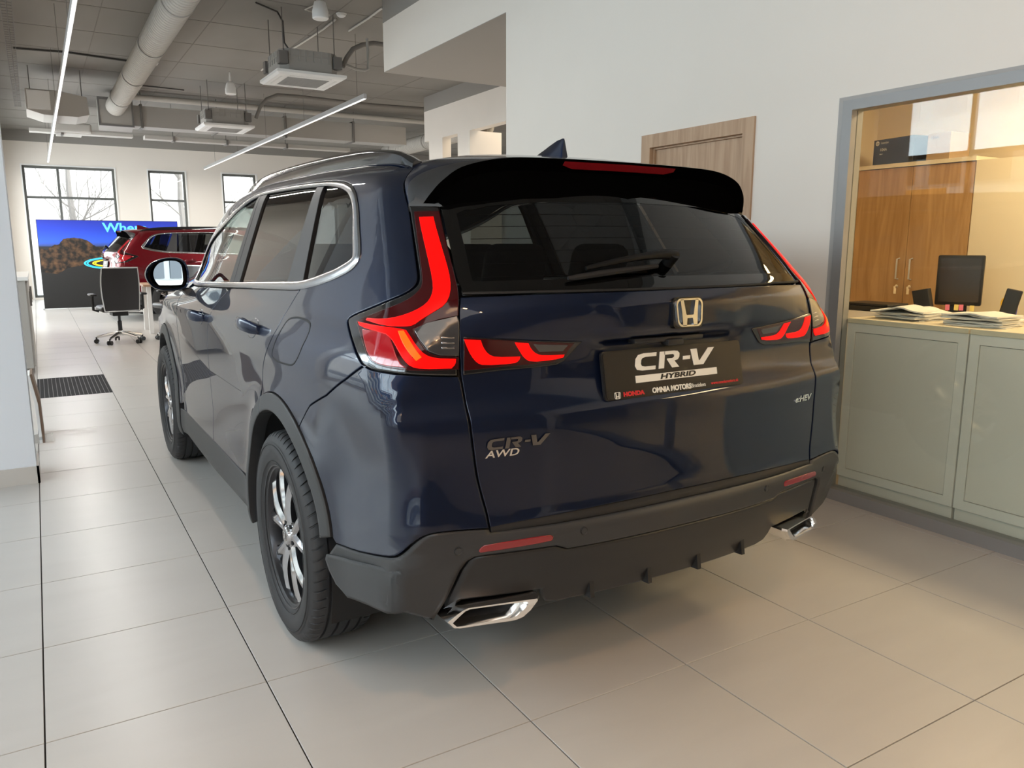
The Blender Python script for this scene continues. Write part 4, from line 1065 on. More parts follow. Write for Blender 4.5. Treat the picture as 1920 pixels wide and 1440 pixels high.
    # ------------------------------------------------ rear wiper
    wy = lambda x, z, o: Rear.ev(A([(x, z)]))[0]+grad(Rear.ev(A([(x, z)])))[0]*o
    arm = [wy(x, z, o) for x, z, o in [(.012, 1.302, .026), (-.03, 1.303, .028), (-.10, 1.300, .026), (-.20, 1.290, .021), (-.30, 1.276, .016)]]
    mb = MB(); mb.tube(cr(arm, 14), [.016, .016, .015, .014, .013, .012, .011, .010, .010, .009, .009, .008, .007, .006], 10)
    p = wy(0, 1.30, 0); mb.cyl(p-grad(p)*.01, p+grad(p)*.036, .018, 20)
    wip = mb.build('wiper_arm', pr('wiper_black', (.006, .006, .006), rough=.35, spec=.25), CAR, smooth=True, sharp=50)
    mb = MB(); mb.tube([wy(x, z, .010) for x, z in [(-.06, 1.283), (-.15, 1.276), (-.25, 1.267), (-.33, 1.258), (-.36, 1.255)]], [.006, .008, .009, .008, .005], 8)
    mb.build('wiper_blade', BLK, wip, smooth=True)
    # ------------------------------------------------ door handles
    hr, hf = Q3([(481, 617)])[0], Q3([(379.5, 595)])[0]
    for dr, y0, y1, zz in ((rdoor, hr[1]-.04, hr[1]+.16, hr[2]), (fdoor, hf[1]-.04, hf[1]+.16, hf[2])):
        ys = np.linspace(y0, y1, 9); o = A([.0, .026, .040, .046, .048, .046, .040, .026, .0])
        pts = S3([(y, zz+.004*(y-y0)/.22) for y in ys]); nr = grad(pts); pts = pts+nr*o[:, None]
        v = []; f = []; k = 6
        for i, p in enumerate(pts):
            s = .022 if 0 < i < 8 else .016
            v += [tuple(p+A([a, 0, b])) for a, b in [(-.006, -s), (-.012, -s*.3), (-.011, s*.55), (-.004, s), (.010, s*.8), (.010, -s*.8)]]
        for i in range(8):
            for j in range(k): f.append((i*k+j, (i+1)*k+j, (i+1)*k+(j+1) % k, i*k+(j+1) % k))
        f += [tuple(range(k)), tuple(8*k+j for j in range(k))]
        solid('door_handle', v, f, PAINT, dr, sharp=50)
        oval = [(y0+.10+.075*math.cos(t), zz-.002+.036*math.sin(t)) for t in np.linspace(0, 2*PI, 20)[:-1]]
        panel('handle_cup', K, ck(S3(oval)), PAINT, dr, off=.0015, gap=0, edge=.004, depth=.004, grid=.012, drop=lambda q, c=ck(S3([(y0+.10, zz-.002)]))[0]: -.0*q[:, 0])
    # ------------------------------------------------ door mirrors
    mo = smo(A([(-1.062, 1.150), (-1.078, 1.195), (-1.062, 1.238), (-1.02, 1.270), (-.96, 1.284), (-.905, 1.282), (-.875, 1.262), (-.862, 1.22), (-.862, 1.15), (-.885, 1.118), (-.94, 1.110), (-1.02, 1.114)]), 2, True)
    c = mo.mean(0); y0 = 1.86; v = []; f = []; n = len(mo)
    for s, y in [(.90, y0+.006), (.985, y0), (1.0, y0+.012), (1.0, y0+.03), (.97, y0+.06), (.86, y0+.095), (.62, y0+.125), (.25, y0+.138)]:
        v += [tuple(A([*(c+(q-c)*s)[:1], y, (c+(q-c)*s)[1]])) for q in mo]
    for k in range(7):
        for i in range(n): f.append((k*n+i, k*n+(i+1) % n, (k+1)*n+(i+1) % n, (k+1)*n+i))
    f.append(tuple(7*n+i for i in range(n)))
    mir = solid('door_mirror', v, f, PAINT, CAR, sharp=45, label='door mirror in body colour')
    mv = [(*(c+(q-c)*.97)[:1], y0+.072, (c+(q-c)*.97)[1]) for q in mo]
    solid('mirror_surround', mv, [tuple(range(n))], BLK, mir, smooth=False)
    gq = smo(A([(-1.032, 1.140), (-1.048, 1.19), (-1.03, 1.235), (-.985, 1.262), (-.93, 1.268), (-.90, 1.255), (-.893, 1.22), (-.893, 1.145), (-.92, 1.138)]), 1, True)
    tilt = lambda q: (q[0], y0+.036-(q[0]+.965)*.36+(q[1]-1.2)*.02, q[1])
    solid('mirror_glass', [tilt(q) for q in gq], [tuple(range(len(gq)))], MIRR, mir, smooth=False, label='mirror glass reflecting the street')
    mb = MB(); mb.add([(-.90, 1.89, 1.115), (-.90, 1.96, 1.115), (-.94, 1.89, 1.13), (-.94, 1.97, 1.13), (-.83, 1.86, 1.03), (-.83, 1.99, 1.03), (-.85, 1.88, 1.12), (-.85, 1.97, 1.12)],
                      [(0, 1, 3, 2), (4, 5, 7, 6), (0, 4, 6, 2), (1, 3, 7, 5), (2, 6, 7, 3), (0, 1, 5, 4)])
    solid('mirror_foot', mb.v, mb.f, CLADD, mir, smooth=False)
    # ------------------------------------------------ number plate
    yb, zb, yt, zt, hw = -.938, .929, -.912, 1.062, .267
    ey = Vector((0, yt-yb, zt-zb)); H = ey.length; fm_ = frame((0, (yb+yt)/2, (zb+zt)/2), (1, 0, 0), ey)
    def rrect(w, h, r, n=5):
        o = []
        for cx, cy, a in ((w-r, h-r, 0), (-w+r, h-r, 90), (-w+r, -h+r, 180), (w-r, -h+r, 270)):
            o += [(cx+r*math.cos(math.radians(a+90*k/n)), cy+r*math.sin(math.radians(a+90*k/n))) for k in range(n+1)]
        return o
    mb = MB(); mb.prism(rrect(hw, H/2, .012), -.012, -.003, mat=fm_); mb.prism(rrect(hw-.004, H/2-.004, .010), -.003, 0, mat=fm_)
    pl = mb.build('number_plate', PLATE_B, CAR); pl['label'] = 'black dealer number plate with white lettering'
    mb = MB(); mb.prism([(-.157, -.0275), (.157, -.0275), (.157, -.0075), (-.157, -.0075)], 0, .0012, mat=fm_); mb.build('white_bar', WHITE_P, pl)
    mb = MB(); mb.box((-hw+.004, -H/2+.021, -.002), (hw-.004, -H/2+.0225, .0008), mat=fm_); mb.build('plate_ridge', PLATE_B, pl)
    # CR-V letters
    sh = .22
    def letters(polys, mat, par, name, T, z=.0012, scale=1., shear=sh):
        mb = MB()
        for q in polys: mb.prism([((x+y*shear)*scale, y*scale) for x, y in q], 0, z, mat=T)
        return mb.build(name, mat, par)
    def big(name, mat, par, T, z, w=1.):
        C = smo(A([(.92, 1), (.34, 1), (.10, .93), (.0, .70), (.0, .30), (.10, .07), (.34, 0), (.92, 0), (.92, .22), (.44, .22), (.30, .27), (.25, .38), (.25, .62), (.30, .73), (.44, .78), (.92, .78)]), 0)
        R1 = [(0, 0), (.24, 0), (.24, 1), (0, 1)]; R2 = [(.2, .80), (.62, .80), (.68, .74), (.68, .62), (.60, .56), (.36, .56), (.36, .50), (.62, 0), (.95, 0), (.70, .40), (.86, .46), (.92, .60), (.92, .82), (.82, .96), (.66, 1.0), (.2, 1.0)]
        Dh = [(0, .40), (.34, .40), (.34, .62), (0, .62)]
        V = [(0, 1), (.30, 1), (.44, .28), (.50, .28), (.86, 1), (1.16, 1), (.68, 0), (.22, 0)]
        h = .048*w; sx = 1.72
        out = []
        for q, dx in ((C, 0), (R1, 1.07), (R2, 1.07), (Dh, 2.17), (V, 2.50)):
            out.append([((x+dx)*h*sx-.153*w, y*h) for x, y in q])
        return letters(out, mat, par, name, T, z)
    o = fm_ @ Matrix.Translation((-.005, .0055, 0)); big('model_lettering', WHITE_P, pl, o, .0012)
    text_obj('hybrid_lettering', 'HYBRID', .0195, PLATE_B, pl, extrude=.0006, shear=.2, offset=.0007, xs=2.0, mw=fm_ @ Matrix.Translation((0, -.0178, .0014)))
    text_obj('dealer_lettering', 'OMNIA MOTORS', .0205, WHITE_P, pl, extrude=.0005, offset=.0009, xs=.95, mw=fm_ @ Matrix.Translation((-.026, -.0545, .0006)))
    text_obj('city_lettering', 'Bratislava', .0165, WHITE_P, pl, extrude=.0005, xs=.9, mw=fm_ @ Matrix.Translation((.078, -.0545, .0006)))
    text_obj('web_lettering', 'www.omniamotors.sk', .0125, RED_P, pl, extrude=.0005, offset=.0002, xs=1.02, mw=fm_ @ Matrix.Translation((.186, -.0535, .0006)))
    text_obj('maker_lettering', 'HONDA', .0165, RED_P, pl, extrude=.0005, offset=.0009, xs=1.2, mw=fm_ @ Matrix.Translation((-.168, -.0555, .0006)))
    def emblem(mat, par, T, W, H_, z, back=None):
        def sq(k, wt=1.): return [(x*(1-.10*(.5-y/2))*k, y*k) for x, y in [(a/W*W, b) for a, b in [(p[0], p[1]) for p in rrect(W/2, H_/2, H_*.22)]]]
        ro = rrect(W/2, H_/2, H_*.24, 6); tp = lambda l: [(x*(.94+.06*(y/(H_/2))), y) for x, y in l]
        ro = tp(ro); ri = [(x*.89, y*.87) for x, y in ro]; n = len(ro)
        mb = MB(); v = [(x, y, 0) for x, y in ro]+[(x*.99, y*.99, z) for x, y in ro]+[(x, y, z) for x, y in ri]+[(x, y, 0) for x, y in ri]; f = []
        for k in range(3):
            for i in range(n): f.append((k*n+i, k*n+(i+1) % n, (k+1)*n+(i+1) % n, (k+1)*n+i))
        mb.add(v, f, mat=T)
        h = H_/2*.93; w = W/2
        for s in (-1, 1):
            q = [(s*.66*w, h), (s*.44*w, h), (s*.27*w, -.12*h), (s*.22*w, -.2*h), (s*.20*w, -.2*h), (s*.20*w, -.42*h), (s*.26*w, -h), (s*.52*w, -h), (s*.56*w, 0)]
            mb.prism(q if s == 1 else q[::-1], 0, z, mat=T)
        mb.prism([(-.24*w, -.42*h), (.24*w, -.42*h), (.26*w, -.18*h), (-.26*w, -.18*h)], 0, z*.95, mat=T)
        return mb.build('emblem', mat, par)
    emblem(WHITE_P, pl, fm_ @ Matrix.Translation((-.226, -.0560, .0002)), .022, .019, .0008)
    # tailgate emblem
    ec = PL((1292, 586), 0, 0.); et = frame((0, ec[1]+.004, ec[2]), (1, 0, 0), (0, .10, 1))
    mb = MB(); ro = rrect(.056, .0435, .014, 6); mb.prism(ro, -.025, 0, mat=et); eb = mb.build('emblem_base', GLOSS, CAR); eb['label'] = 'chrome letter emblem on black base'
    emblem(CHROME, eb, et, .104, .080, .008)
    # badges
    def badge_frame(px, dx=(0, 0)):
        p = Rear.ev(A([[Q3([px])[0][0], Q3([px])[0][2]]]))[0]; n = grad(p); p = p+n*.001
        ex = Vector((1, 0, 0)); n = Vector(n); ex = (ex-n*n.dot(ex)).normalized(); return frame(p, ex, n.cross(ex))
    bf = badge_frame((968, 828))
    BADGE = pr('badge_chrome', (.20, .20, .21), rough=.12, metal=1.)
    big('model_badge', BADGE, gate, bf @ Matrix.Translation((.004, -.014, 0)), .0035, .58)
    text_obj('drive_badge', 'AWD', .026, CHROME, gate, extrude=.0018, shear=.2, offset=.0004, xs=1.45, mw=badge_frame((941, 850)))
    text_obj('hybrid_badge', 'e:HEV', .028, CHROME, gate, extrude=.002, shear=.2, offset=.0006, xs=1.35, mw=badge_frame((1504, 747)))
    # ------------------------------------------------ wheels
    R = .364
    mb = MB()
    half = [(.232, -.088), (.238, -.098), (.246, -.104), (.256, -.107), (.270, -.1135), (.292, -.1175), (.312, -.1172), (.330, -.113), (.345, -.1065), (.3555, -.098), (.3605, -.088), (.3625, -.076)]
    tread = []
    for g0, g1 in ((-.062, -.053), (-.024, -.014), (.014, .024), (.053, .062)):
        tread += [(R-abs(g0)*.012, g0-.0005), (R-.0085, g0+.001), (R-.0085, g1-.001), (R-abs(g1)*.012, g1+.0005)]
    prof = half+[(R-.001, -.068)]+tread+[(R-.001, .068)]+[(r, -h) for r, h in half[::-1]]
    npit = 64; ang = []
    for k in range(npit):
        a = 2*PI*k/npit; wd = 2*PI/npit
        ang += [(a, 0), (a+.80*wd, 0), (a+.83*wd, 1), (a+.97*wd, 1)]
    mP = len(prof); v = []; f = []
    for a, s in ang:
        for i, (r, h) in enumerate(prof):
            rr_ = r-(.006 if s and .072 < abs(h) < .100 and r > .34 else 0); aa = a+(abs(h)-.09)*1.2*(1 if r > .34 else 0)
            v.append((h, rr_*math.cos(aa), rr_*math.sin(aa)))
    for k in range(len(ang)):
        j = (k+1) % len(ang)
        for i in range(mP-1): f.append((k*mP+i, j*mP+i, j*mP+i+1, k*mP+i+1))
    mb.add(v, f)
    for rr_ in (.262, .318, .327): mb.lathe([(rr_-.0012, -.1125 if rr_ < .3 else -.1172), (rr_, -.1145 if rr_ < .3 else -.1186 if rr_ < .32 else -.1165), (rr_+.0012, -.1125 if rr_ < .3 else -.116)], 72, axis='x')
    def wheel(x, y, first=None):
        w = empty('wheel', (x, y, R)); w.parent = CAR; w.rotation_euler = (0, 0, 0 if x < 0 else PI)
        return w
    wl = [wheel(-.812, 0), wheel(-.806, WB), wheel(.812, 0), wheel(.806, WB)]
    w0 = wl[0]
    ty = mb.build('tyre', TYRE, w0, smooth=True, sharp=40)
    parts = [ty]
    mb = MB(); mb.lathe([(.243, -.1045), (.2475, -.1065), (.250, -.103), (.240, -.099), (.2335, -.096), (.229, -.086), (.222, -.060), (.216, .02), (.222, .09), (.236, .098)], 72, axis='x')
    parts.append(mb.build('rim', ALLOYD, w0, smooth=True, sharp=40))
    mb = MB(); mb.lathe([(.0, .02), (.165, .02), (.165, .035), (.0, .035)], 48, axis='x'); mb.lathe([(0, -.02), (.085, -.02), (.085, .02)], 32, axis='x'); parts.append(mb.build('brake_disc', DISC, w0))
    # spokes: five pairs
    def spoke(sgn):
        a0, a1 = math.radians(9), math.radians(17.5)
        mb = MB(); secs = []
        for t in np.linspace(0, 1, 9):
            r = .050+t*.178; a = sgn*(a0+(a1-a0)*t*(1.15 if t > .5 else 1)+(.0 if t > .1 else .02)); w = .026-.005*math.sin(t*PI)+(.008 if t > .9 else 0)
            x = -.086-.010*math.sin(t*PI*.9)+.006*t; cx, cy = r*math.sin(a), r*math.cos(a); nx, ny = math.cos(a), -math.sin(a)
            q = []
            for k, d in ((-1., .030), (-.92, .006), (-.45 if sgn > 0 else -.15, -.004), (.15 if sgn > 0 else .45, -.004), (.92, .006), (1., .030)):
                q.append((x+d, cx+nx*w*k, cy+ny*w*k))
            secs.append(q)
        v = [p for s in secs for p in s]; f = []
        for i in range(8):
            for k in range(5): f.append((i*6+k, (i+1)*6+k, (i+1)*6+k+1, i*6+k+1))
            f.append((i*6+5, (i+1)*6+5, (i+1)*6, i*6))
        f += [tuple(range(6)), tuple(48+k for k in range(6))]
        mb.add(v, f, 0); mb.m = [0 if k % 6 in (2,) else 1 if k % 6 in (0, 4, 5) else 0 for k in range(len(f))]
        return mb
    sp_ = {s: spoke(s).build('spoke', [ALLOY, ALLOYD], w0, smooth=True, sharp=25) for s in (-1, 1)}
    parts += list(sp_.values())
    for k in range(1, 5):
        for s in (-1, 1):
            o = sp_[s].copy(); COL.objects.link(o); o.rotation_euler = (2*PI*k/5, 0, 0); parts.append(o)
    mb = MB(); mb.lathe([(.0, -.098), (.028, -.098), (.033, -.095), (.036, -.088), (.060, -.084), (.066, -.076), (.066, -.04)], 40, axis='x'); parts.append(mb.build('wheel_hub', ALLOY, w0, smooth=True, sharp=30))
    em = emblem(CHROME, w0, frame((-.0985, 0, 0), (0, -1, 0), (0, 0, 1)), .036, .030, .003); parts.append(em)
    for k in range(5):
        a = 2*PI*(k+.5)/5; mb = MB(); mb.cyl((-.070, .047*math.sin(a), .047*math.cos(a)), (-.089, .047*math.sin(a), .047*math.cos(a)), .008, 8); parts.append(mb.build('lug_nut', BLK, w0))
    for w_ in wl[1:]:
        for q in parts:
            o = q.copy(); COL.objects.link(o); o.parent = w_
    # wheel wells
    for yc in (RY, FY):
        v = []; f = []; n = 20
        for k in range(n+1):
            a = math.radians(-20+220*k/n); yy, zz = yc+.44*math.cos(a), AZ+.44*math.sin(a)
            v += [(-.895, yy, zz), (-.52, yy, zz), (-.52, yc, AZ)]
        for k in range(n): f += [(k*3, k*3+3, k*3+4, k*3+1), (k*3+1, k*3+4, k*3+5, k*3+2)]
        solid('wheel_well', v, f, BLK, CAR)
    # ------------------------------------------------ cabin
    mb = MB(); mb.box((-.80, -.62, .36), (.80, 2.5, .42)); mb.box((-.80, .0, .42), (-.74, 2.4, 1.10)); mb.box((.74, .0, .42), (.80, 2.4, 1.10)); mb.box((-.70, -.62, .42), (.70, -.05, .70)); mb.build('cabin_tub', SEAT, CAR)
    mb = MB(); mb.box((-.76, 2.05, .70), (.76, 2.75, 1.06), .05); mb.build('dashboard', SEAT, CAR, smooth=True)
    def seat(x, y, w, name, hx):
        e = empty(name, (x, y, .42)); e.parent = CAR
        mb = MB(); mb.box((-w, -.25, .0), (w, .27, .20), .06); mb.build('cushion', SEAT, e, smooth=True)
        mb = MB(); T = Matrix.Translation((0, -.22, .15)) @ Matrix.Rotation(math.radians(18), 4, 'X'); mb.box((-w*.96, -.07, 0), (w*.96, .07, .60), .06, mat=T); mb.build('backrest', SEAT, e, smooth=True)
        for h in hx:
            mb = MB(); mb.box((h-.13, -.05, .62), (h+.13, .055, .82), .05, mat=T); mb.tube([T @ Vector((h-.05, 0, .55)), T @ Vector((h-.05, 0, .66))], .007, 8); mb.tube([T @ Vector((h+.05, 0, .55)), T @ Vector((h+.05, 0, .66))], .007, 8)
            mb.build('headrest', SEAT, e, smooth=True)
    seat(-.37, 1.42, .26, 'front_seat', (0,)); seat(.37, 1.42, .26, 'front_seat', (0,)); seat(0, .42, .64, 'rear_seat', (-.40, 0, .40))
    mb = MB(); mb.tube([(-.37+.18*math.cos(t), 1.93+.06*math.sin(t), .98+.17*math.sin(t)) for t in np.linspace(0, 2*PI, 28)[:-1]], .014, 8, closed=True); mb.box((-.42, 1.94, .93), (-.32, 2.06, 1.02), .02); mb.build('steering_wheel', SEAT, CAR, smooth=True)
carparts()
CAR.location = (CARX, CARY, 0); CAR.rotation_euler = (0, 0, CARYAW)
tag(CAR, 'dark blue family SUV with glowing red tail lamps and black plate', 'car')
# ================================================================ ceiling services
LED = pr('led_diffuser', (.9, .9, .9), rough=.4, emit=(1, .97, .92), estr=.85)
ALU = pr('fixture_aluminium', (.55, .56, .57), rough=.35, metal=.6)
ROD = pr('threaded_rod', (.16, .15, .14), rough=.6)
WIREB = pr('cable_dark', (.05, .048, .045), rough=.7)
WIREW = pr('cable_white', (.62, .60, .56), rough=.6)
GALV = pr('galvanised_duct', (.40, .385, .36), rough=.6, metal=.2)
DUCTW = pr('duct_painted', (.50, .48, .445), rough=.7)
WPL = pr('white_plastic', (.80, .80, .79), rough=.4)
HR = H-.005
def linear_lamp(y0, y1, x, z, label, watts):
    e = empty('linear_lamp', (x, (y0+y1)/2, z)); tag(e, label, 'lamp', 'slim suspended line lamps'); L = (y1-y0)/2
    mb = MB(); mb.box((-.019, -L, 0), (.019, L, .062), .003); mb.build('housing', ALU, e)
    mb = MB(); mb.box((-.015, -L+.01, -.005), (.015, L-.01, .001)); mb.build('diffuser', LED, e)
    for y in np.arange(-L+.3, L, 2.4): mb = MB(); mb.cyl((0, y, .06), (0, y, HR-z), .003, 5); mb.build('suspension_wire', ROD, e)
    d = bpy.data.lights.new('line_light', 'AREA'); d.shape = 'RECTANGLE'; d.size = .03; d.size_y = 2*L; d.energy = watts; d.color = (1, .96, .90)
    o = bpy.data.objects.new('line_light', d); COL.objects.link(o); o.parent = e; o.location = (0, 0, -.012)
linear_lamp(1.0, 16.6, .535, 3.2, 'long slim white line lamp hanging beside the round duct', 150)
linear_lamp(5.3, 16.6, 3.92, 3.2, 'slim line lamp hanging below the two ceiling cassettes', 260)
def cassette(x, y, label):
    w = .83; z = 3.30; e = empty('air_conditioner', (x+w/2, y+w/2, z)); tag(e, label, 'air conditioner', 'ceiling cassette air conditioners'); a = w/2
    mb = MB(); mb.add([(-a, -a, .02), (a, -a, .02), (a, a, .02), (-a, a, .02), (-a+.03, -a+.03, 0), (a-.03, -a+.03, 0), (a-.03, a-.03, 0), (-a+.03, a-.03, 0), (-a, -a, .05), (a, -a, .05), (a, a, .05), (-a, a, .05)],
                      [(4, 7, 6, 5), (0, 4, 5, 1), (1, 5, 6, 2), (2, 6, 7, 3), (3, 7, 4, 0), (0, 1, 9, 8), (1, 2, 10, 9), (2, 3, 11, 10), (3, 0, 8, 11), (8, 9, 10, 11)]); mb.build('panel', WPL, e)
    mb = MB(); c = .09; b = a-.07
    mb.prism([(-b+c, -b), (b-c, -b), (b, -b+c), (b, b-c), (b-c, b), (-b+c, b), (-b, b-c), (-b, -b+c)], .05, .30)
    for s in np.linspace(-b+.12, b-.12, 6):
        for k in (-1, 1): mb.box((s-.006, k*b-.008, .17), (s+.006, k*b+.008, .29)); mb.box((k*b-.008, s-.006, .17), (k*b+.008, s+.006, .29))
    mb.box((-b+.1, -b-.006, .225), (b-.1, -b+.004, .235)); mb.box((-b-.006, -b+.1, .225), (-b+.004, b-.1, .235)); mb.build('casing', pr('casing_grey', (.36, .345, .32), rough=.7), e)
    mb = MB()
    for k in range(14):
        s = -.24+k*.037; mb.box((-.25, s, -.004), (.25, s+.016, .002), mat=Matrix.Rotation(.0, 4, 'Z'))
    mb.build('grille', pr('grille_grey', (.30, .295, .285), rough=.6), e)
    for k in range(4):
        mb = MB(); mb.box((-.25, -.345, -.003), (.25, -.315, .002), mat=Matrix.Rotation(k*PI/2, 4, 'Z')); mb.build('air_flap', pr('flap_white', (.70, .70, .69), rough=.4), e)
    for sx in (-1, 1):
        for sy in (-1, 1): mb = MB(); mb.cyl((sx*(b-.04), sy*(b-.04), .16), (sx*(b-.04), sy*(b-.04), HR-z), .006, 6); mb.box((sx*(b-.02)-.05, sy*(b-.02)-.05, .12), (sx*(b-.02)+.05, sy*(b-.02)+.05, .26)); mb.build('hanger_rod', ROD, e)
p = W((487.5, 159), 2, 3.30); cassette(p.x, p.y-.83, 'boxy white ceiling cassette with grille near the dropped soffit')
p = W((366, 246), 2, 3.30); cassette(p.x, p.y-.83, 'ceiling cassette near the long rectangular duct')
# round spiral ducts
def spiral(x, y0, y1, z, r, label, n):
    e = empty('spiral_duct', (x, (y0+y1)/2, z)); tag(e, label, 'duct'); L = (y1-y0)/2
    prof = []; k = int((y1-y0)/.085)
    for i in range(k):
        y = -L+2*L*i/k; st = 2*L/k
        prof += [(r, y), (r, y+st*.82), (r+.006, y+st*.86), (r+.006, y+st*.96)]
    mb = MB(); mb.lathe(prof, 28, axis='y'); mb.build('tube', DUCTW, e, smooth=True, sharp=30)
    for y in np.linspace(-L*.7, L*.8, n):
        mb = MB(); mb.lathe([(r+.004, y), (r+.014, y), (r+.014, y+.03), (r+.004, y+.03)], 28, axis='y'); mb.cyl((0, y+.015, r), (0, y+.015, HR-z), .006, 6); mb.build('clamp', GALV, e)
a = W((340, 0), 2, 3.76); b = W((213, 200), 2, 3.76)
spiral((a.x+b.x)/2, .5, b.y-.03, 3.76, .155, 'thick round spiral duct running along the ceiling', 5)
c = W((700, 262), 2, 3.62); d = W((796, 246), 2, 3.62)
spiral(8.0, 9.4, 14.6, 3.66, .17, 'round spiral duct beyond the white beam', 3)
# plenum and rectangular duct across the hall
Yd = b.y; px = (a.x+b.x)/2
e = empty('rectangular_duct', (px, Yd, 3.6)); tag(e, 'long rectangular duct with square plenum under the round duct', 'duct')
mb = MB(); mb.add([(-.27, 0, -.16), (.27, 0, -.16), (.27, 0, .30), (-.27, 0, .30), (-.27, .35, -.22), (.27, .35, -.22), (.27, .35, .30), (-.27, .35, .30)], [(0, 1, 2, 3), (4, 7, 6, 5), (0, 4, 5, 1), (1, 5, 6, 2), (2, 6, 7, 3), (3, 7, 4, 0)]); mb.build('plenum', GALV, e)
mb = MB(); mb.box((-.285, -.012, -.175), (.285, .0, -.145)); mb.box((-.285, -.012, .27), (.285, .0, .315)); mb.box((-.285, -.012, -.145), (-.255, 0, .27)); mb.box((.255, -.012, -.145), (.285, 0, .27)); mb.build('flange', pr('flange_dark', (.16, .155, .15), rough=.6), e)
mb = MB(); mb.box((.27, .05, -.14), (5.6, .50, .22)); mb.build('duct_run', GALV, e)
for x in (.4, 1.7, 3.0, 4.4):
    mb = MB(); mb.box((x, .02, -.165), (x+.04, .53, .25)); mb.cyl((x+.02, .02, -.16), (x+.02, .02, HR-3.6), .006, 6); mb.build('bracket', ROD, e)
# lower cable duct (trunking) and pipe in front of the far wall
e = empty('cable_trunking', (0, Yd+.9, 3.42)); tag(e, 'flat cream cable trunking hung below the rectangular duct', 'trunking')
mb = MB(); mb.box((.2, 0, -.06), (1.9, .25, 0), .005); mb.box((2.1, 0, -.07), (6.2, .25, 0), .005); mb.box((.55, -.1, -.05), (1.2, .3, .12), .04); mb.build('tray', DUCTW, e)
for x in (.7, 2.6, 3.6, 4.8):
    mb = MB(); mb.box((x, -.02, -.09), (x+.04, .27, .01)); mb.cyl((x+.02, .12, 0), (x+.02, .12, HR-3.42), .006, 6); mb.build('bracket', ROD, e)
mb = MB(); mb.cyl((px+.2, Yd-.15, 3.93), (px+6.5, Yd-.15, 3.93), .05, 14); o = mb.build('white_pipe', DUCTW, smooth=True); tag(o, 'white pipe running above the rectangular duct', 'pipe')
# big insulated duct at the left wall
e = empty('insulated_duct', (0, 9.6, 3.3)); tag(e, 'wide wrapped duct box with access panel at the left wall', 'duct')
m = .03
sec = [(.18, .36), (.62, .36), (1.0, .30), (1.02, .04), (.86, -.005), (.40, -.005), (.18, .06)]
mb = MB(); mb.prism([(x, z) for x, z in sec], 0., .9, axis='y'); mb.build('wrapping', pr('duct_foil', (.42, .40, .37), rough=.65), e)
mb = MB(); mb.box((.20, -.02, .07), (.50, .0, .34)); mb.build('access_panel', WPL, e)
mb = MB(); mb.prism([(.66, .17), (1.1, .17), (1.14, .36), (.66, .36)], 3.3, 4.2, axis='y'); mb.build('lower_box', DUCTW, e)
for x_ in (.25, .95): mb = MB(); mb.cyl((x_, .3, .30), (x_, .3, HR-3.3), .006, 6); mb.build('hanger_rod', ROD, e)
# wire mesh cable tray along the left wall
mb = MB()
for x in (.02, .07, .12): mb.cyl((x, .9, 3.72), (x, 12, 3.72), .004, 5)
for x in (.02, .12): mb.cyl((x, .9, 3.77), (x, 12, 3.77), .004, 5)
for y in np.arange(.9, 12, .12): mb.tube([(.02, y, 3.77), (.02, y, 3.72), (.12, y, 3.72), (.12, y, 3.77)], .003, 4)
for y in np.arange(1.2, 12, 1.6): mb.cyl((.07, y, 3.72), (.07, y, HR), .005, 5)
o = mb.build('cable_tray', ROD); tag(o, 'wire mesh cable tray along the left wall', 'cable tray')
# detectors, loudspeakers
def detector(px, label):
    p = W(px, 2, H-.03); mb = MB(); mb.lathe([(0, -.045), (.03, -.043), (.05, -.03), (.055, -.012), (.06, -.01), (.062, .0)], 24); o = mb.build('smoke_detector', WPL, smooth=True); o.location = (p.x, p.y, H); tag(o, label, 'smoke detector', 'smoke detectors on the ceiling')
detector((640, 30), 'round white smoke detector with cable near the dropped soffit'); detector((417, 198), 'white smoke detector above the far ceiling cassette'); detector((289, 121), 'white smoke detector beside the round spiral duct')
def speaker(px, label):
    p = W(px, 2, H-.2); mb = MB(); mb.lathe([(0, -.14), (.075, -.14), (.085, -.13), (.085, -.06), (.06, .03), (.02, .06), (.012, .20)], 24); o = mb.build('pendant_speaker', WPL, smooth=True); o.location = (p.x, p.y, H-.2); tag(o, label, 'loudspeaker', 'white pendant loudspeakers')
speaker((600, 10), 'white pendant loudspeaker near the smoke detector with cable'); speaker((432, 160), 'white pendant loudspeaker between the two ceiling cassettes')
# cables, conduits
def cable(name, pts, r, m, label, cat='cable', grp=None, n=6):
    mb = MB(); mb.tube(pts, r, n); o = mb.build(name, m, smooth=True); tag(o, label, cat, grp); return o
zc = H-.018
def cw(px, z=zc): p = W(px, 2, z); return (p.x, p.y, z)
cable('conduit', [cw((25, 90)), cw((125, 98)), cw((245, 115))], .014, WIREB, 'dark conduit on the ceiling reaching the round spiral duct', 'conduit')
cable('conduit', [cw((262, 160)), cw((310, 165)), cw((345, 169))], .010, WIREB, 'dark conduit on the ceiling above the far cassette', 'conduit')
cable('white_cable', [cw((630, 36)), cw((606, 55)), cw((560, 85)), cw((530, 102)), cw((490, 132))], .012, WIREW, 'white ceiling cable running from the smoke detector past the cassette')
cable('white_cable', [cw((600, 5)), cw((572, 18)), cw((590, 24)), cw((618, 28))], .008, WIREW, 'short white ceiling cable between loudspeaker and smoke detector')
cable('white_cable', [cw((717, 15)), cw((690, 35)), cw((654, 58))], .012, WIREW, 'white ceiling cable near the dropped soffit edge')
cable('dark_cable', [cw((480, 5)), cw((520, 22)), cw((530, 40), 3.9), cw((533, 80), 3.75), cw((548, 102), 3.62)], .010, WIREB, 'dark cable hanging down to the near cassette')
Yp = 6.2
def cy(px, Y=Yp): return tuple(W(px, 1, Y))
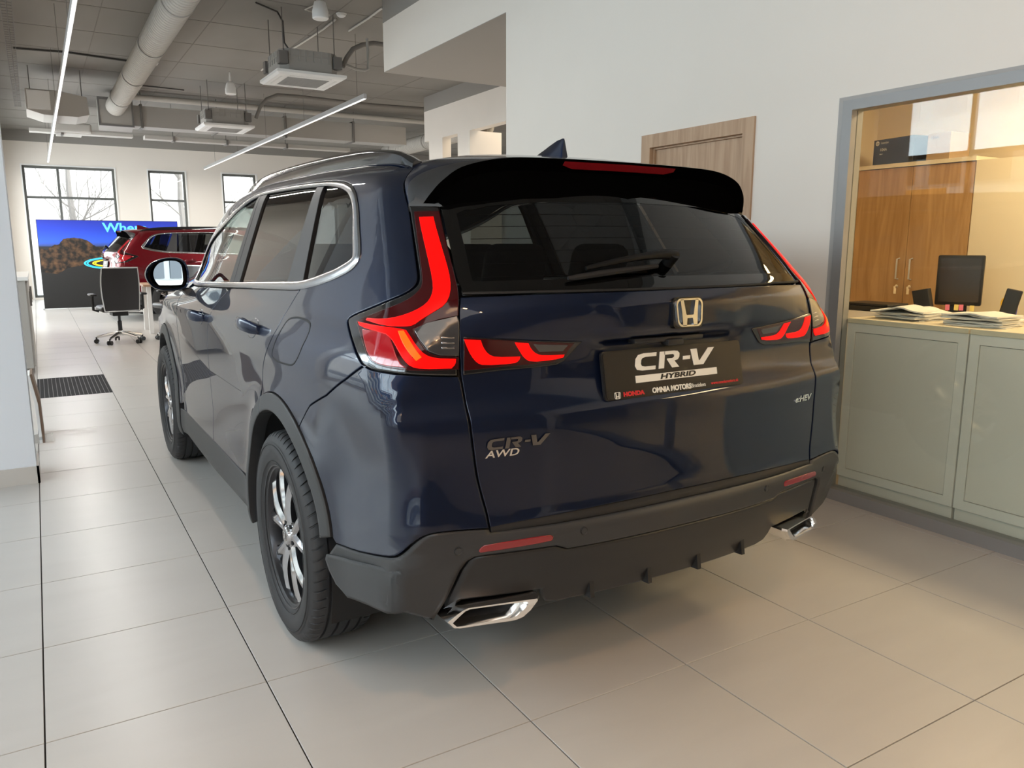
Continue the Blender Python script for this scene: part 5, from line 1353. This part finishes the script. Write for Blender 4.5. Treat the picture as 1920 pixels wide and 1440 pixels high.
cable('insulated_pipe', [cy(q, 5.34) for q in [(642, 126), (650, 108), (662, 92), (680, 84), (700, 81), (722, 84), (760, 92)]], .030, pr('pipe_insulation', (.20, .185, .17), rough=.8), 'thick insulated pipe arching from the near cassette', 'pipe', n=10)
cable('drain_pipe', [cy(q, 5.12) for q in [(648, 121), (668, 130), (684, 132), (690, 130), (690, 100), (688, 72)]], .018, GALV, 'grey drain pipe beside the near cassette', 'pipe', n=8)
cable('insulated_pipe', [tuple(W(q, 1, 9.5)) for q in [(480, 222), (488, 200), (500, 186), (520, 178), (560, 181), (620, 188), (700, 197), (796, 204)]], .030, MATS['pipe_insulation'], 'insulated pipe bundle running right from the far cassette', 'pipe', n=10)
# ================================================================ red car: a second car of the same kind
index_children()
REDP = pr('red_paint', (.11, .002, .006), rough=.4, metal=.5, coat=.85, coat_rough=.02, spec=.1)
RED = copy_tree(CAR, None, {'navy_paint': REDP, 'lit_red': REDLENS, 'lit_amber': REDLENS})
RED.location = (2.09, 11.45, 0); RED.rotation_euler = (0, 0, -1.50)
tag(RED, 'red family SUV parked in front of the blue display wall', 'car')
# ================================================================ display wall
def display():
    e = empty('display_wall', (.165, 14.45, 0)); tag(e, 'large backlit display wall with blue sky, rock and light rings', 'display')
    Wd, Hd = 2.72, 1.86
    mb = MB(); mb.box((0, 0, .02), (Wd, .12, Hd)); mb.build('frame', pr('display_frame', (.03, .03, .035), rough=.5), e)
    mb = MB(); mb.box((-.03, -.12, 0), (.0, .3, .02)); mb.box((Wd, -.12, 0), (Wd+.03, .3, .02)); mb.build('foot', FRAME, e)
    SK = pr('display_print', (.02, .05, .4), rough=.5)
    n, l, b = nodes(SK); tc = n.new('ShaderNodeTexCoord'); sp = n.new('ShaderNodeSeparateXYZ'); l.new(tc.outputs['Object'], sp.inputs[0])
    r = n.new('ShaderNodeValToRGB'); mr = n.new('ShaderNodeMapRange'); mr.inputs['From Max'].default_value = Hd; l.new(sp.outputs['Z'], mr.inputs[0]); l.new(mr.outputs[0], r.inputs[0])
    cr_ = r.color_ramp; cr_.elements[0].position = 0; cr_.elements[0].color = (.006, .006, .006, 1); cr_.elements[1].position = 1; cr_.elements[1].color = (.008, .020, .26, 1)
    for p_, c_ in ((.45, (.010, .010, .010, 1)), (.70, (.012, .013, .016, 1)), (.715, (.03, .06, .22, 1)), (.76, (.02, .075, .50, 1)), (.90, (.010, .035, .38, 1))):
        q = cr_.elements.new(p_); q.color = c_
    l.new(r.outputs[0], b.inputs['Base Color']); l.new(r.outputs[0], b.inputs['Emission Color']); b.inputs['Emission Strength'].default_value = .75
    mb = MB(); mb.box((.01, -.004, .03), (Wd-.01, .0, Hd-.01)); mb.build('print', SK, e)
    RK = pr('display_rock', (.10, .06, .03), rough=.7)
    n, l, b = nodes(RK); tc = n.new('ShaderNodeTexCoord'); nz = n.new('ShaderNodeTexNoise'); nz.inputs['Scale'].default_value = 9; nz.inputs['Detail'].default_value = 8; l.new(tc.outputs['Object'], nz.inputs['Vector'])
    r = n.new('ShaderNodeValToRGB'); r.color_ramp.elements[0].position = .42; r.color_ramp.elements[0].color = (.006, .005, .004, 1); r.color_ramp.elements[1].position = .72; r.color_ramp.elements[1].color = (.11, .055, .024, 1)
    l.new(nz.outputs['Fac'], r.inputs[0]); l.new(r.outputs[0], b.inputs['Base Color']); l.new(r.outputs[0], b.inputs['Emission Color']); b.inputs['Emission Strength'].default_value = .5
    rr = random.Random(3); pts = [(.02, .78)]
    base = [(.02, 1.28), (.15, 1.24), (.25, 1.33), (.38, 1.36), (.46, 1.46), (.58, 1.49), (.72, 1.48), (.86, 1.46), (.98, 1.38), (1.06, 1.30), (1.2, 1.27), (1.35, 1.25)]
    for (x0, z0_), (x1, z1_) in zip(base[:-1], base[1:]):
        for k in range(3): t = k/3; pts.append((x0+(x1-x0)*t, z0_+(z1_-z0_)*t+rr.uniform(-.012, .012)))
    pts += [(1.30, 1.10), (1.05, 1.02), (.8, .92), (.5, .86), (.3, .74)]
    mb = MB(); mb.prism(pts, -.0052, -.004, axis='y'); mb.build('printed_rock', RK, e)
    for nm, c, a, bb, w in (('blue_ring', (.03, .45, .75), .62, .135, .018), ('blue_ring', (.03, .45, .75), .565, .115, .014), ('yellow_ring', (.80, .62, .02), .46, .088, .016), ('yellow_ring', (.80, .62, .02), .41, .072, .010)):
        m = pr(nm, c, rough=.5, emit=c, estr=.9); mb = MB(); v = []; f = []; N = 48
        for k in range(N):
            t = 2*PI*k/N; v += [(1.42+a*math.cos(t), -.0058, .955+bb*math.sin(t)-.03*math.cos(t)*0), (1.42+(a-w*2.2)*math.cos(t), -.0058, .955+(bb-w)*math.sin(t))]
        for k in range(N): j = (k+1) % N; f.append((2*k, 2*j, 2*j+1, 2*k+1))
        mb.add(v, f); mb.build(nm, m, e)
    TX = pr('display_text', (.10, .55, .95), rough=.5, emit=(.10, .55, .95), estr=.8)
    text_obj('headline', 'Where', .27, TX, e, extrude=.0006, offset=.006, xs=1.12, align='LEFT', mw=frame((1.22, -.0062, 1.70), (1, 0, 0), (0, 0, 1)))
display()
# ================================================================ door mat in the floor
e = empty('door_mat', (0, 3.3, 0)); tag(e, 'black ribbed door mat set into the floor tiles', 'door mat')
MATB = pr('mat_black', (.010, .010, .012), rough=.95); MATR = pr('mat_rib', (.13, .13, .135), rough=.5, metal=.4)
mb = MB(); mb.box((.002, .002, -.0049), (.598, 1.198, -.001)); mb.build('mat_base', MATB, e)
me = None
for k in range(17):
    if me is None:
        mb = MB(); mb.box((0, .004, -.001), (.004, 1.196, .001)); o = mb.build('rib', MATR, e); me = o.data
    else: o = bpy.data.objects.new('rib', me); COL.objects.link(o); o.parent = e
    o.location = (.018+k*.0345, 0, 0)
# ================================================================ office chair
CHR = MATS['chrome']; PLB = pr('black_plastic', (.010, .010, .011), rough=.4); MESH = pr('mesh_fabric', (.012, .010, .011), rough=.6)
def office_chair(loc, rz, label):
    e = empty('office_chair', loc, rz); tag(e, label, 'chair', 'black office chairs')
    mb = MB(); mb.cyl((0, 0, .10), (0, 0, .17), .04, 16); mb.build('hub', CHR, e, smooth=True)
    mb = MB(); mb.tube([(0, 0, .15), (0, 0, .30), (0, 0, .31), (0, 0, .42)], [.028, .028, .018, .018], 16); mb.build('gas_column', PLB, e, smooth=True)
    for k in range(5):
        a = 2*PI*k/5+.3; c, s = math.cos(a), math.sin(a)
        mb = MB(); mb.tube([(c*.02, s*.02, .135), (c*.12, s*.12, .125), (c*.30, s*.30, .085)], [.028, .024, .016], 8); leg = mb.build('base_leg', CHR, e, smooth=True)
        mb = MB()
        for q in (-1, 1): mb.cyl((c*.31-s*q*.012, s*.31+c*q*.012, .030), (c*.31-s*q*.030, s*.31+c*q*.030, .030), .030, 14)
        mb.cyl((c*.31, s*.31, .03), (c*.31, s*.31, .085), .010, 8); mb.build('caster', PLB, leg)
    mb = MB(); mb.box((-.25, -.23, .44), (.25, .25, .52), .035); mb.build('seat', PLB, e, smooth=True)
    mb = MB(); mb.box((-.10, -.12, .38), (.10, .12, .44), .01); mb.tube([(.1, .0, .41), (.27, .02, .40), (.31, .02, .395)], [.008, .008, .016], 8); mb.build('mechanism', PLB, e)
    v = []; f = []; nx, nz = 8, 10
    for i in range(nx+1):
        for j in range(nz+1):
            x = -.225+.45*i/nx; z = .46+.58*j/nz; t = j/nz; x *= (.94+.10*math.sin(PI*t*.9))
            y = -.26-.05*t+.05*math.cos(PI*(t-.35))*0-.035*math.cos(x/.24*PI/2)+.03*math.sin(PI*t)
            v.append((x, y, z))
    for i in range(nx):
        for j in range(nz): f.append((i*(nz+1)+j, (i+1)*(nz+1)+j, (i+1)*(nz+1)+j+1, i*(nz+1)+j+1))
    n0 = len(v); v += [(x, y+.018, z) for x, y, z in v]; f += [tuple(q+n0 for q in reversed(t)) for t in f]
    mb = MB(); mb.add(v, f); back = mb.build('backrest', MESH, e, smooth=True, fix=False)
    rim = [v[i*(nz+1)] for i in range(nx+1)]+[v[nx*(nz+1)+j] for j in range(1, nz+1)]+[v[i*(nz+1)+nz] for i in range(nx-1, -1, -1)]+[v[j] for j in range(nz-1, 0, -1)]
    mb = MB(); mb.tube([(x, y+.009, z) for x, y, z in rim], .011, 8, closed=True); mb.build('back_frame', ALU, back, smooth=True)
    for s in (-1, 1):
        mb = MB(); mb.tube([(s*.25, -.02, .45), (s*.315, -.02, .47), (s*.315, -.02, .66)], .018, 8); mb.box((s*.315-.04, -.14, .66), (s*.315+.04, .12, .69), .012); mb.build('armrest', PLB, e, smooth=True)
office_chair((1.02, 7.42, 0), .10, 'black mesh office chair with chrome star base facing the red car')
office_chair((1.80, 7.62, 0), 1.9, 'black office chair pushed up to the desk with white legs')
# desk
e = empty('desk', (1.5, 8.35, 0)); tag(e, 'wooden topped desk with white legs near the red car', 'desk')
DW = pr('desk_wood', (.42, .26, .16), rough=.45)
mb = MB(); mb.box((-.05, 0, .72), (1.75, .8, .75), .004); mb.build('desk_top', DW, e)
for x in (0, 1.64):
    for y in (.05, .70): mb = MB(); mb.box((x, y, 0), (x+.06, y+.06, .72)); mb.build('leg', WPL, e)
mb = MB(); mb.box((.3, .1, .45), (1.4, .13, .72)); mb.build('modesty_panel', WPL, e)
mb = MB(); mb.box((.1, .2, 0), (.31, .41, .003)); mb.box((.105, .21, .003), (.32, .40, .005)); o = mb.build('paper_sheets', pr('paper', (.80, .79, .76), rough=.8)); o.location = (1.52, 8.35, .75); tag(o, 'white sheets lying on the wooden desk', 'papers')
# cabinet along the left wall, floor sign
e = empty('sideboard', (-.44, 4.9, 0)); tag(e, 'low grey sideboard with white top along the left wall', 'sideboard')
SB = pr('sideboard_grey', (.40, .385, .36), rough=.6)
mb = MB(); mb.box((0, 0, .06), (.42, 1.9, .98)); mb.build('body', SB, e)
mb = MB(); mb.box((-.005, -.02, .98), (.45, 1.92, 1.02), .004); mb.build('top', WPL, e)
for k in range(3):
    mb = MB(); mb.box((.42, .02+k*.63, .08), (.438, .63+k*.63, .96)); d = mb.build('door', SB, e); mb = MB(); mb.box((.438, .57+k*.63, .68), (.458, .585+k*.63, .84)); mb.build('handle', ROD, d)
e = empty('floor_sign', (-.05, 1.55, 0)); tag(e, 'brown edged floor sign on a thin metal base plate', 'sign stand')
mb = MB(); mb.box((-.18, -.14, 0), (.14, .16, .008)); mb.build('base_plate', CHR, e)
mb = MB(); mb.prism([(.075, .008), (.089, .008), (.085, .26), (.053, .47), (.039, .465), (.070, .255)], -.0, .30, axis='y'); mb.build('edge_frame', pr('brown_edge', (.16, .10, .065), rough=.5), e)
mb = MB(); mb.prism([(.055, .02), (.073, .02), (.069, .255), (.038, .46), (.02, .455), (.05, .25)], .01, .29, axis='y'); mb.build('sign_face', WPL, e)
# ================================================================ office behind the glazing
CABF = pr('frosted_front', (.80, .76, .70), rough=.35); CABW = pr('cabinet_white', (.84, .81, .76), rough=.4); CREAM = pr('cream_board', (.74, .66, .50), rough=.55)
LABS = ('low office cabinet with frosted front beside the wall, piled with papers', 'low office cabinet with frosted front under loose sheets', 'third low frosted office cabinet from the wall', 'fourth low frosted office cabinet from the wall')
for k in range(4):
    y1 = -2.108-k*.640; y0 = y1-.632
    e = empty('office_cabinet', (3.74, y0, 0)); tag(e, LABS[k], 'cabinet', 'low cabinets behind the glazing')
    mb = MB(); mb.box((.02, 0, .12), (.42, .632, .94)); mb.build('body', CABW, e)
    mb = MB(); w = .045
    mb.box((0, 0, .115), (.02, w, .945)); mb.box((0, .632-w, .115), (.02, .632, .945)); mb.box((0, w, .115), (.02, .632-w, .115+w)); mb.box((0, w, .945-w), (.02, .632-w, .945)); mb.build('door_frame', CABW, e)
    mb = MB(); mb.box((.004, w+.003, .118+w), (.018, .629-w, .942-w)); mb.build('frosted_panel', CABF, e)
    mb = MB(); mb.box((.012, .003, .0), (.40, .629, .110)); mb.build('plinth', CABF, e)
    mb = MB(); mb.box((-.006, 0, .945), (.43, .632, .970), .002); mb.build('top', CREAM, e)
WOOD = pr('wardrobe_wood', (.36, .19, .08), rough=.45); wood(WOOD, (.36, .205, .085), (.50, .31, .15), sc=(9, 9, .9))
e = empty('wardrobe', (5.5, -1.71, 0)); tag(e, 'tall wooden office wardrobe with two doors and cream sides', 'wardrobe')
mb = MB(); mb.box((.02, 0, 0), (.44, .02, 1.90)); mb.box((.02, .85, 0), (.44, .875, 1.90)); mb.box((.42, .02, 0), (.44, .85, 1.90)); mb.box((-.01, -.005, 1.90), (.45, .885, 1.928)); mb.build('carcass', CREAM, e)
for k in range(2):
    mb = MB(); mb.box((0, .004+k*.434, .06), (.02, .434+k*.434, 1.895)); d = mb.build('door', WOOD, e)
    yy = .385 if k == 0 else .485
    mb = MB(); mb.tube([(0, yy, 1.10), (-.03, yy, 1.105), (-.03, yy, 1.245), (0, yy, 1.25)], .006, 8); mb.build('handle', ALU, d, smooth=True)
    mb = MB(); mb.cyl((0, yy, 1.05), (-.010, yy, 1.05), .012, 12); mb.box((-.03, yy-.008, 1.035), (-.01, yy+.008, 1.05)); mb.box((-.024, yy-.01, .995), (-.02, yy+.01, 1.035)); mb.build('lock_key', CHR, d)
mb = MB(); mb.box((0, 0, 0), (.02, .42, 1.9)); o = mb.build('cream_cupboard', CREAM); o.location = (5.5, -2.135, 0); tag(o, 'plain cream cupboard front beside the wooden wardrobe', 'cupboard')
# boxes on the wardrobe
WTX = pr('label_white', (.75, .72, .66), rough=.6)
def box_thing(loc, rz, size, mat, label, texts):
    e = empty('toner_box', loc, rz); tag(e, label, 'box'); x, y, z = size
    mb = MB(); mb.box((0, 0, 0), (x, y, z), .002); mb.build('carton', mat, e)
    for body, sz, yy, zz in texts:
        text_obj('lettering', body, sz, WTX if mat.name != 'brown_carton' else PLB, e, extrude=.0004, align='LEFT', mw=frame((-.0006, yy, zz), (0, -1, 0), (0, 0, 1)))
    return e
BXB = pr('box_black', (.012, .012, .014), rough=.35); BXC = pr('brown_carton', (.42, .30, .18), rough=.8)
eb = box_thing((5.53, -1.24, 1.928), -.16, (.20, .36, .19), BXB, 'black toner carton with white print on the wardrobe', [('LaserJet', .022, .295, .165), ('104A', .030, .30, .115), ('black', .014, .30, .085)])
mb = MB(); mb.lathe([(0, 0), (.017, 0), (.017, .001), (0, .001)], 20, mat=frame((-.0006, .325, .165), (0, -1, 0), (0, 0, 1))); mb.build('round_logo', WTX, eb)
text_obj('logo_letters', 'hp', .026, BXB, eb, extrude=.0003, shear=.25, mw=frame((-.0022, .325, .165), (0, -1, 0), (0, 0, 1)))
box_thing((5.54, -1.50, 1.928), -.05, (.22, .17, .185), BXC, 'brown toner carton next to the black one on the wardrobe', [('104A', .03, .15, .155)])
# vent grille on the office back wall
# office desk, monitor
e = empty('office_desk', (4.55, -3.9, 0)); tag(e, 'office desk carrying the monitor behind the cabinets', 'desk')
mb = MB(); mb.box((0, 0, .71), (.80, 1.95, .74), .003); mb.build('desk_top', CREAM, e)
for x in (.04, .70):
    for y in (.04, 1.85): mb = MB(); mb.box((x, y, 0), (x+.05, y+.05, .71)); mb.build('leg', ALU, e)
SCR = pr('dark_screen', (.035, .028, .024), rough=.18); NP = pr('note_pink', (.85, .22, .32), rough=.7); NY = pr('note_yellow', (.85, .68, .22), rough=.7)
def monitor():
    mid = (W((1757, 482), 0, 5.0)+W((1843, 572), 0, 5.0))/2
    e = empty('monitor', (mid.x, mid.y, .74), -1.12); tag(e, 'black square computer monitor with coloured notes on its lower edge', 'monitor')
    zc_ = mid.z-.74; w, h = .128, .155
    mb = MB(); mb.box((-w, -.0, zc_-h), (w, .05, zc_+h), .010); mb.build('housing', PLB, e, smooth=True)
    mb = MB(); mb.box((-w+.018, -.0015, zc_-h+.022), (w-.018, .0, zc_+h-.018)); mb.build('screen', SCR, e)
    mb = MB(); mb.box((-.05, .05, 0), (.05, .07, zc_)); mb.box((-.12, -.02, 0), (.12, .16, .015), .005); mb.build('stand', PLB, e)
    for k, (x, m) in enumerate(((-.045, NP), (-.01, NY), (.03, NP), (.075, NY))):
        mb = MB(); mb.box((x-.012, -.004, zc_-h-.030), (x+.012, -.003, zc_-h+.006), mat=Matrix.Rotation(.06*(k % 2)-.03, 4, 'Y')); mb.build('sticky_note', m, e)
monitor()
def mth(name, mb, mat, label, cat, loc=(0, 0, 0), rz=0, smooth=False, grp=None):
    o = mb.build(name, mat, smooth=smooth); o.location = loc; o.rotation_euler = (0, 0, rz); tag(o, label, cat, grp); return o
PAPER = MATS['paper']
def stack(loc, n, label, seed, w=.21, l=.297, curl=0.):
    r = random.Random(seed); e = empty('paper_stack', loc, r.uniform(-.06, .06)); tag(e, label, 'papers', 'paper stacks on the low cabinets'); z = 0
    for k in range(n):
        t = r.uniform(.002, .008); a = r.uniform(-.25, .25); dx, dy = r.uniform(-.04, .04), r.uniform(-.012, .012)
        mb = MB(); v = []; f = []; N = 8
        for i in range(N+1):
            y = -l/2+l*i/N; zz = z+(curl*max(0, 1-abs(i-N*.45)/(N*.5))**2 if k >= n-2 and curl else 0)+.0015*math.sin(i*1.1+k)*(k > 0)*(curl > 0)
            for x in (-w/2, w/2): v += [(x, y, zz), (x, y, zz+t-.0006)]
        for i in range(N):
            q = i*4; f += [(q, q+4, q+6, q+2), (q+1, q+3, q+7, q+5), (q, q+1, q+5, q+4), (q+2, q+6, q+7, q+3)]
        f += [(0, 2, 3, 1), (N*4, N*4+1, N*4+3, N*4+2)]
        mb.add(v, f, mat=Matrix.Translation((dx, dy, 0)) @ Matrix.Rotation(a, 4, 'Z')); mb.build('paper', PAPER, e); z += t
for k, (x, y, n, c, lb) in enumerate([(3.95, -2.31, 9, .03, 'untidy paper pile nearest the wall on the low cabinets'), (3.95, -2.69, 10, .012, 'thick paper pile over the joint of two cabinets'), (3.96, -3.06, 2, 0, 'few loose sheets on the second cabinet'), (3.95, -3.42, 2, 0, 'loose sheets beside the third cabinet')]):
    stack((x, y, .9705), n, lb, 60+k, l=.265, w=.21, curl=c)
q = W((1592, 573), 0, 4.25); mb = MB(); mb.box((-.11, -.17, 0), (.11, .17, .03), .004); mb.box((-.10, -.16, .03), (.10, .12, .045), .004); mth('black_folder', mb, PLB, 'black flat folder lying beside the glazing frame', 'folder', (4.02, -2.05-.10, .97) if False else (4.30, -1.86, .97-.0))
mb = MB(); mb.box((4.18, -2.10, .0), (4.44, -1.62, .97)); mth('filing_unit', mb, CABW, 'white filing unit behind the first low cabinet', 'cabinet')
def slab(px0, px1, X, th, hgt, name, label, cat, lean):
    p = W(px0, 0, X); mb = MB(); mb.box((-th/2, -.10, 0), (th/2, .10, hgt), .004, mat=Matrix.Rotation(lean, 4, 'X')); return mth(name, mb, PLB, label, cat, (p.x, p.y, .74), 0)
mb = MB(); mb.box((-.03, -.045, 0), (.04, .045, .34), .004, mat=Matrix.Rotation(-.22, 4, 'X')); p = W((1748, 590), 0, 4.66); mth('phone', mb, PLB, 'black desk phone standing behind the papers', 'phone', (p.x, p.y, .752), .3)
mb = MB(); mb.box((-.015, -.04, 0), (.015, .04, .33), .006, mat=Matrix.Rotation(.2, 4, 'X')); p = W((1872, 600), 0, 4.80); mth('black_screen_panel', mb, PLB, 'dark leaning panel standing right behind the monitor', 'screen', (p.x, p.y-.0, .775), .5)
# pen cup with scissors, small carton, printer
p = W((1893, 600), 0, 5.15)
e = empty('pen_cup', (p.x, p.y, .74)); tag(e, 'black pen cup with scissors and pens', 'pen cup')
mb = MB(); mb.lathe([(0, 0), (.04, 0), (.042, .18), (.038, .18), (.036, .01), (0, .01)], 20); mb.build('cup', PLB, e, smooth=True)
for k, (dx, dy, c) in enumerate(((.01, .015, (.02, .25, .06)), (-.015, .0, (.01, .01, .01)), (.0, -.02, (.02, .03, .3)), (.02, -.005, (.7, .5, .05)))):
    mb = MB(); mb.cyl((dx*.5, dy*.5, .02), (dx*1.8, dy*1.8, .235+.008*k), .005, 6); mb.build('pen', pr('pen_%d' % k, c, rough=.4), e)
mb = MB()
for s in (-1, 1): mb.tube([(0, s*.018+.02+.02*math.cos(t), .255+.032*math.sin(t)) for t in np.linspace(0, 2*PI, 14)[:-1]], .006, 6, closed=True)
mb.build('scissors', pr('scissor_yellow', (.80, .50, .04), rough=.4), e)
p = W((1862, 592), 0, 4.85); mb = MB(); mb.box((-.05, -.10, 0), (.08, .10, .20), .002); mth('small_carton', mb, BXC, 'small brown carton beside the pen cup', 'box', (p.x+.05, p.y+.02, .74), .2)
e = empty('printer', (4.72, -2.98, .74)); tag(e, 'white office printer with dark control panel', 'printer')
mb = MB(); mb.box((0, -.42, 0), (.42, 0, .30), .012); mb.build('body', WPL, e, smooth=True)
mb = MB(); mb.box((.0, -.40, .30), (.40, -.02, .37), .012); mb.build('scanner_lid', WPL, e, smooth=True)
mb = MB(); mb.box((-.03, -.36, .345), (.06, -.03, .40), .008, mat=Matrix.Rotation(-.15, 4, 'Y')); mb.build('control_panel', PLB, e)
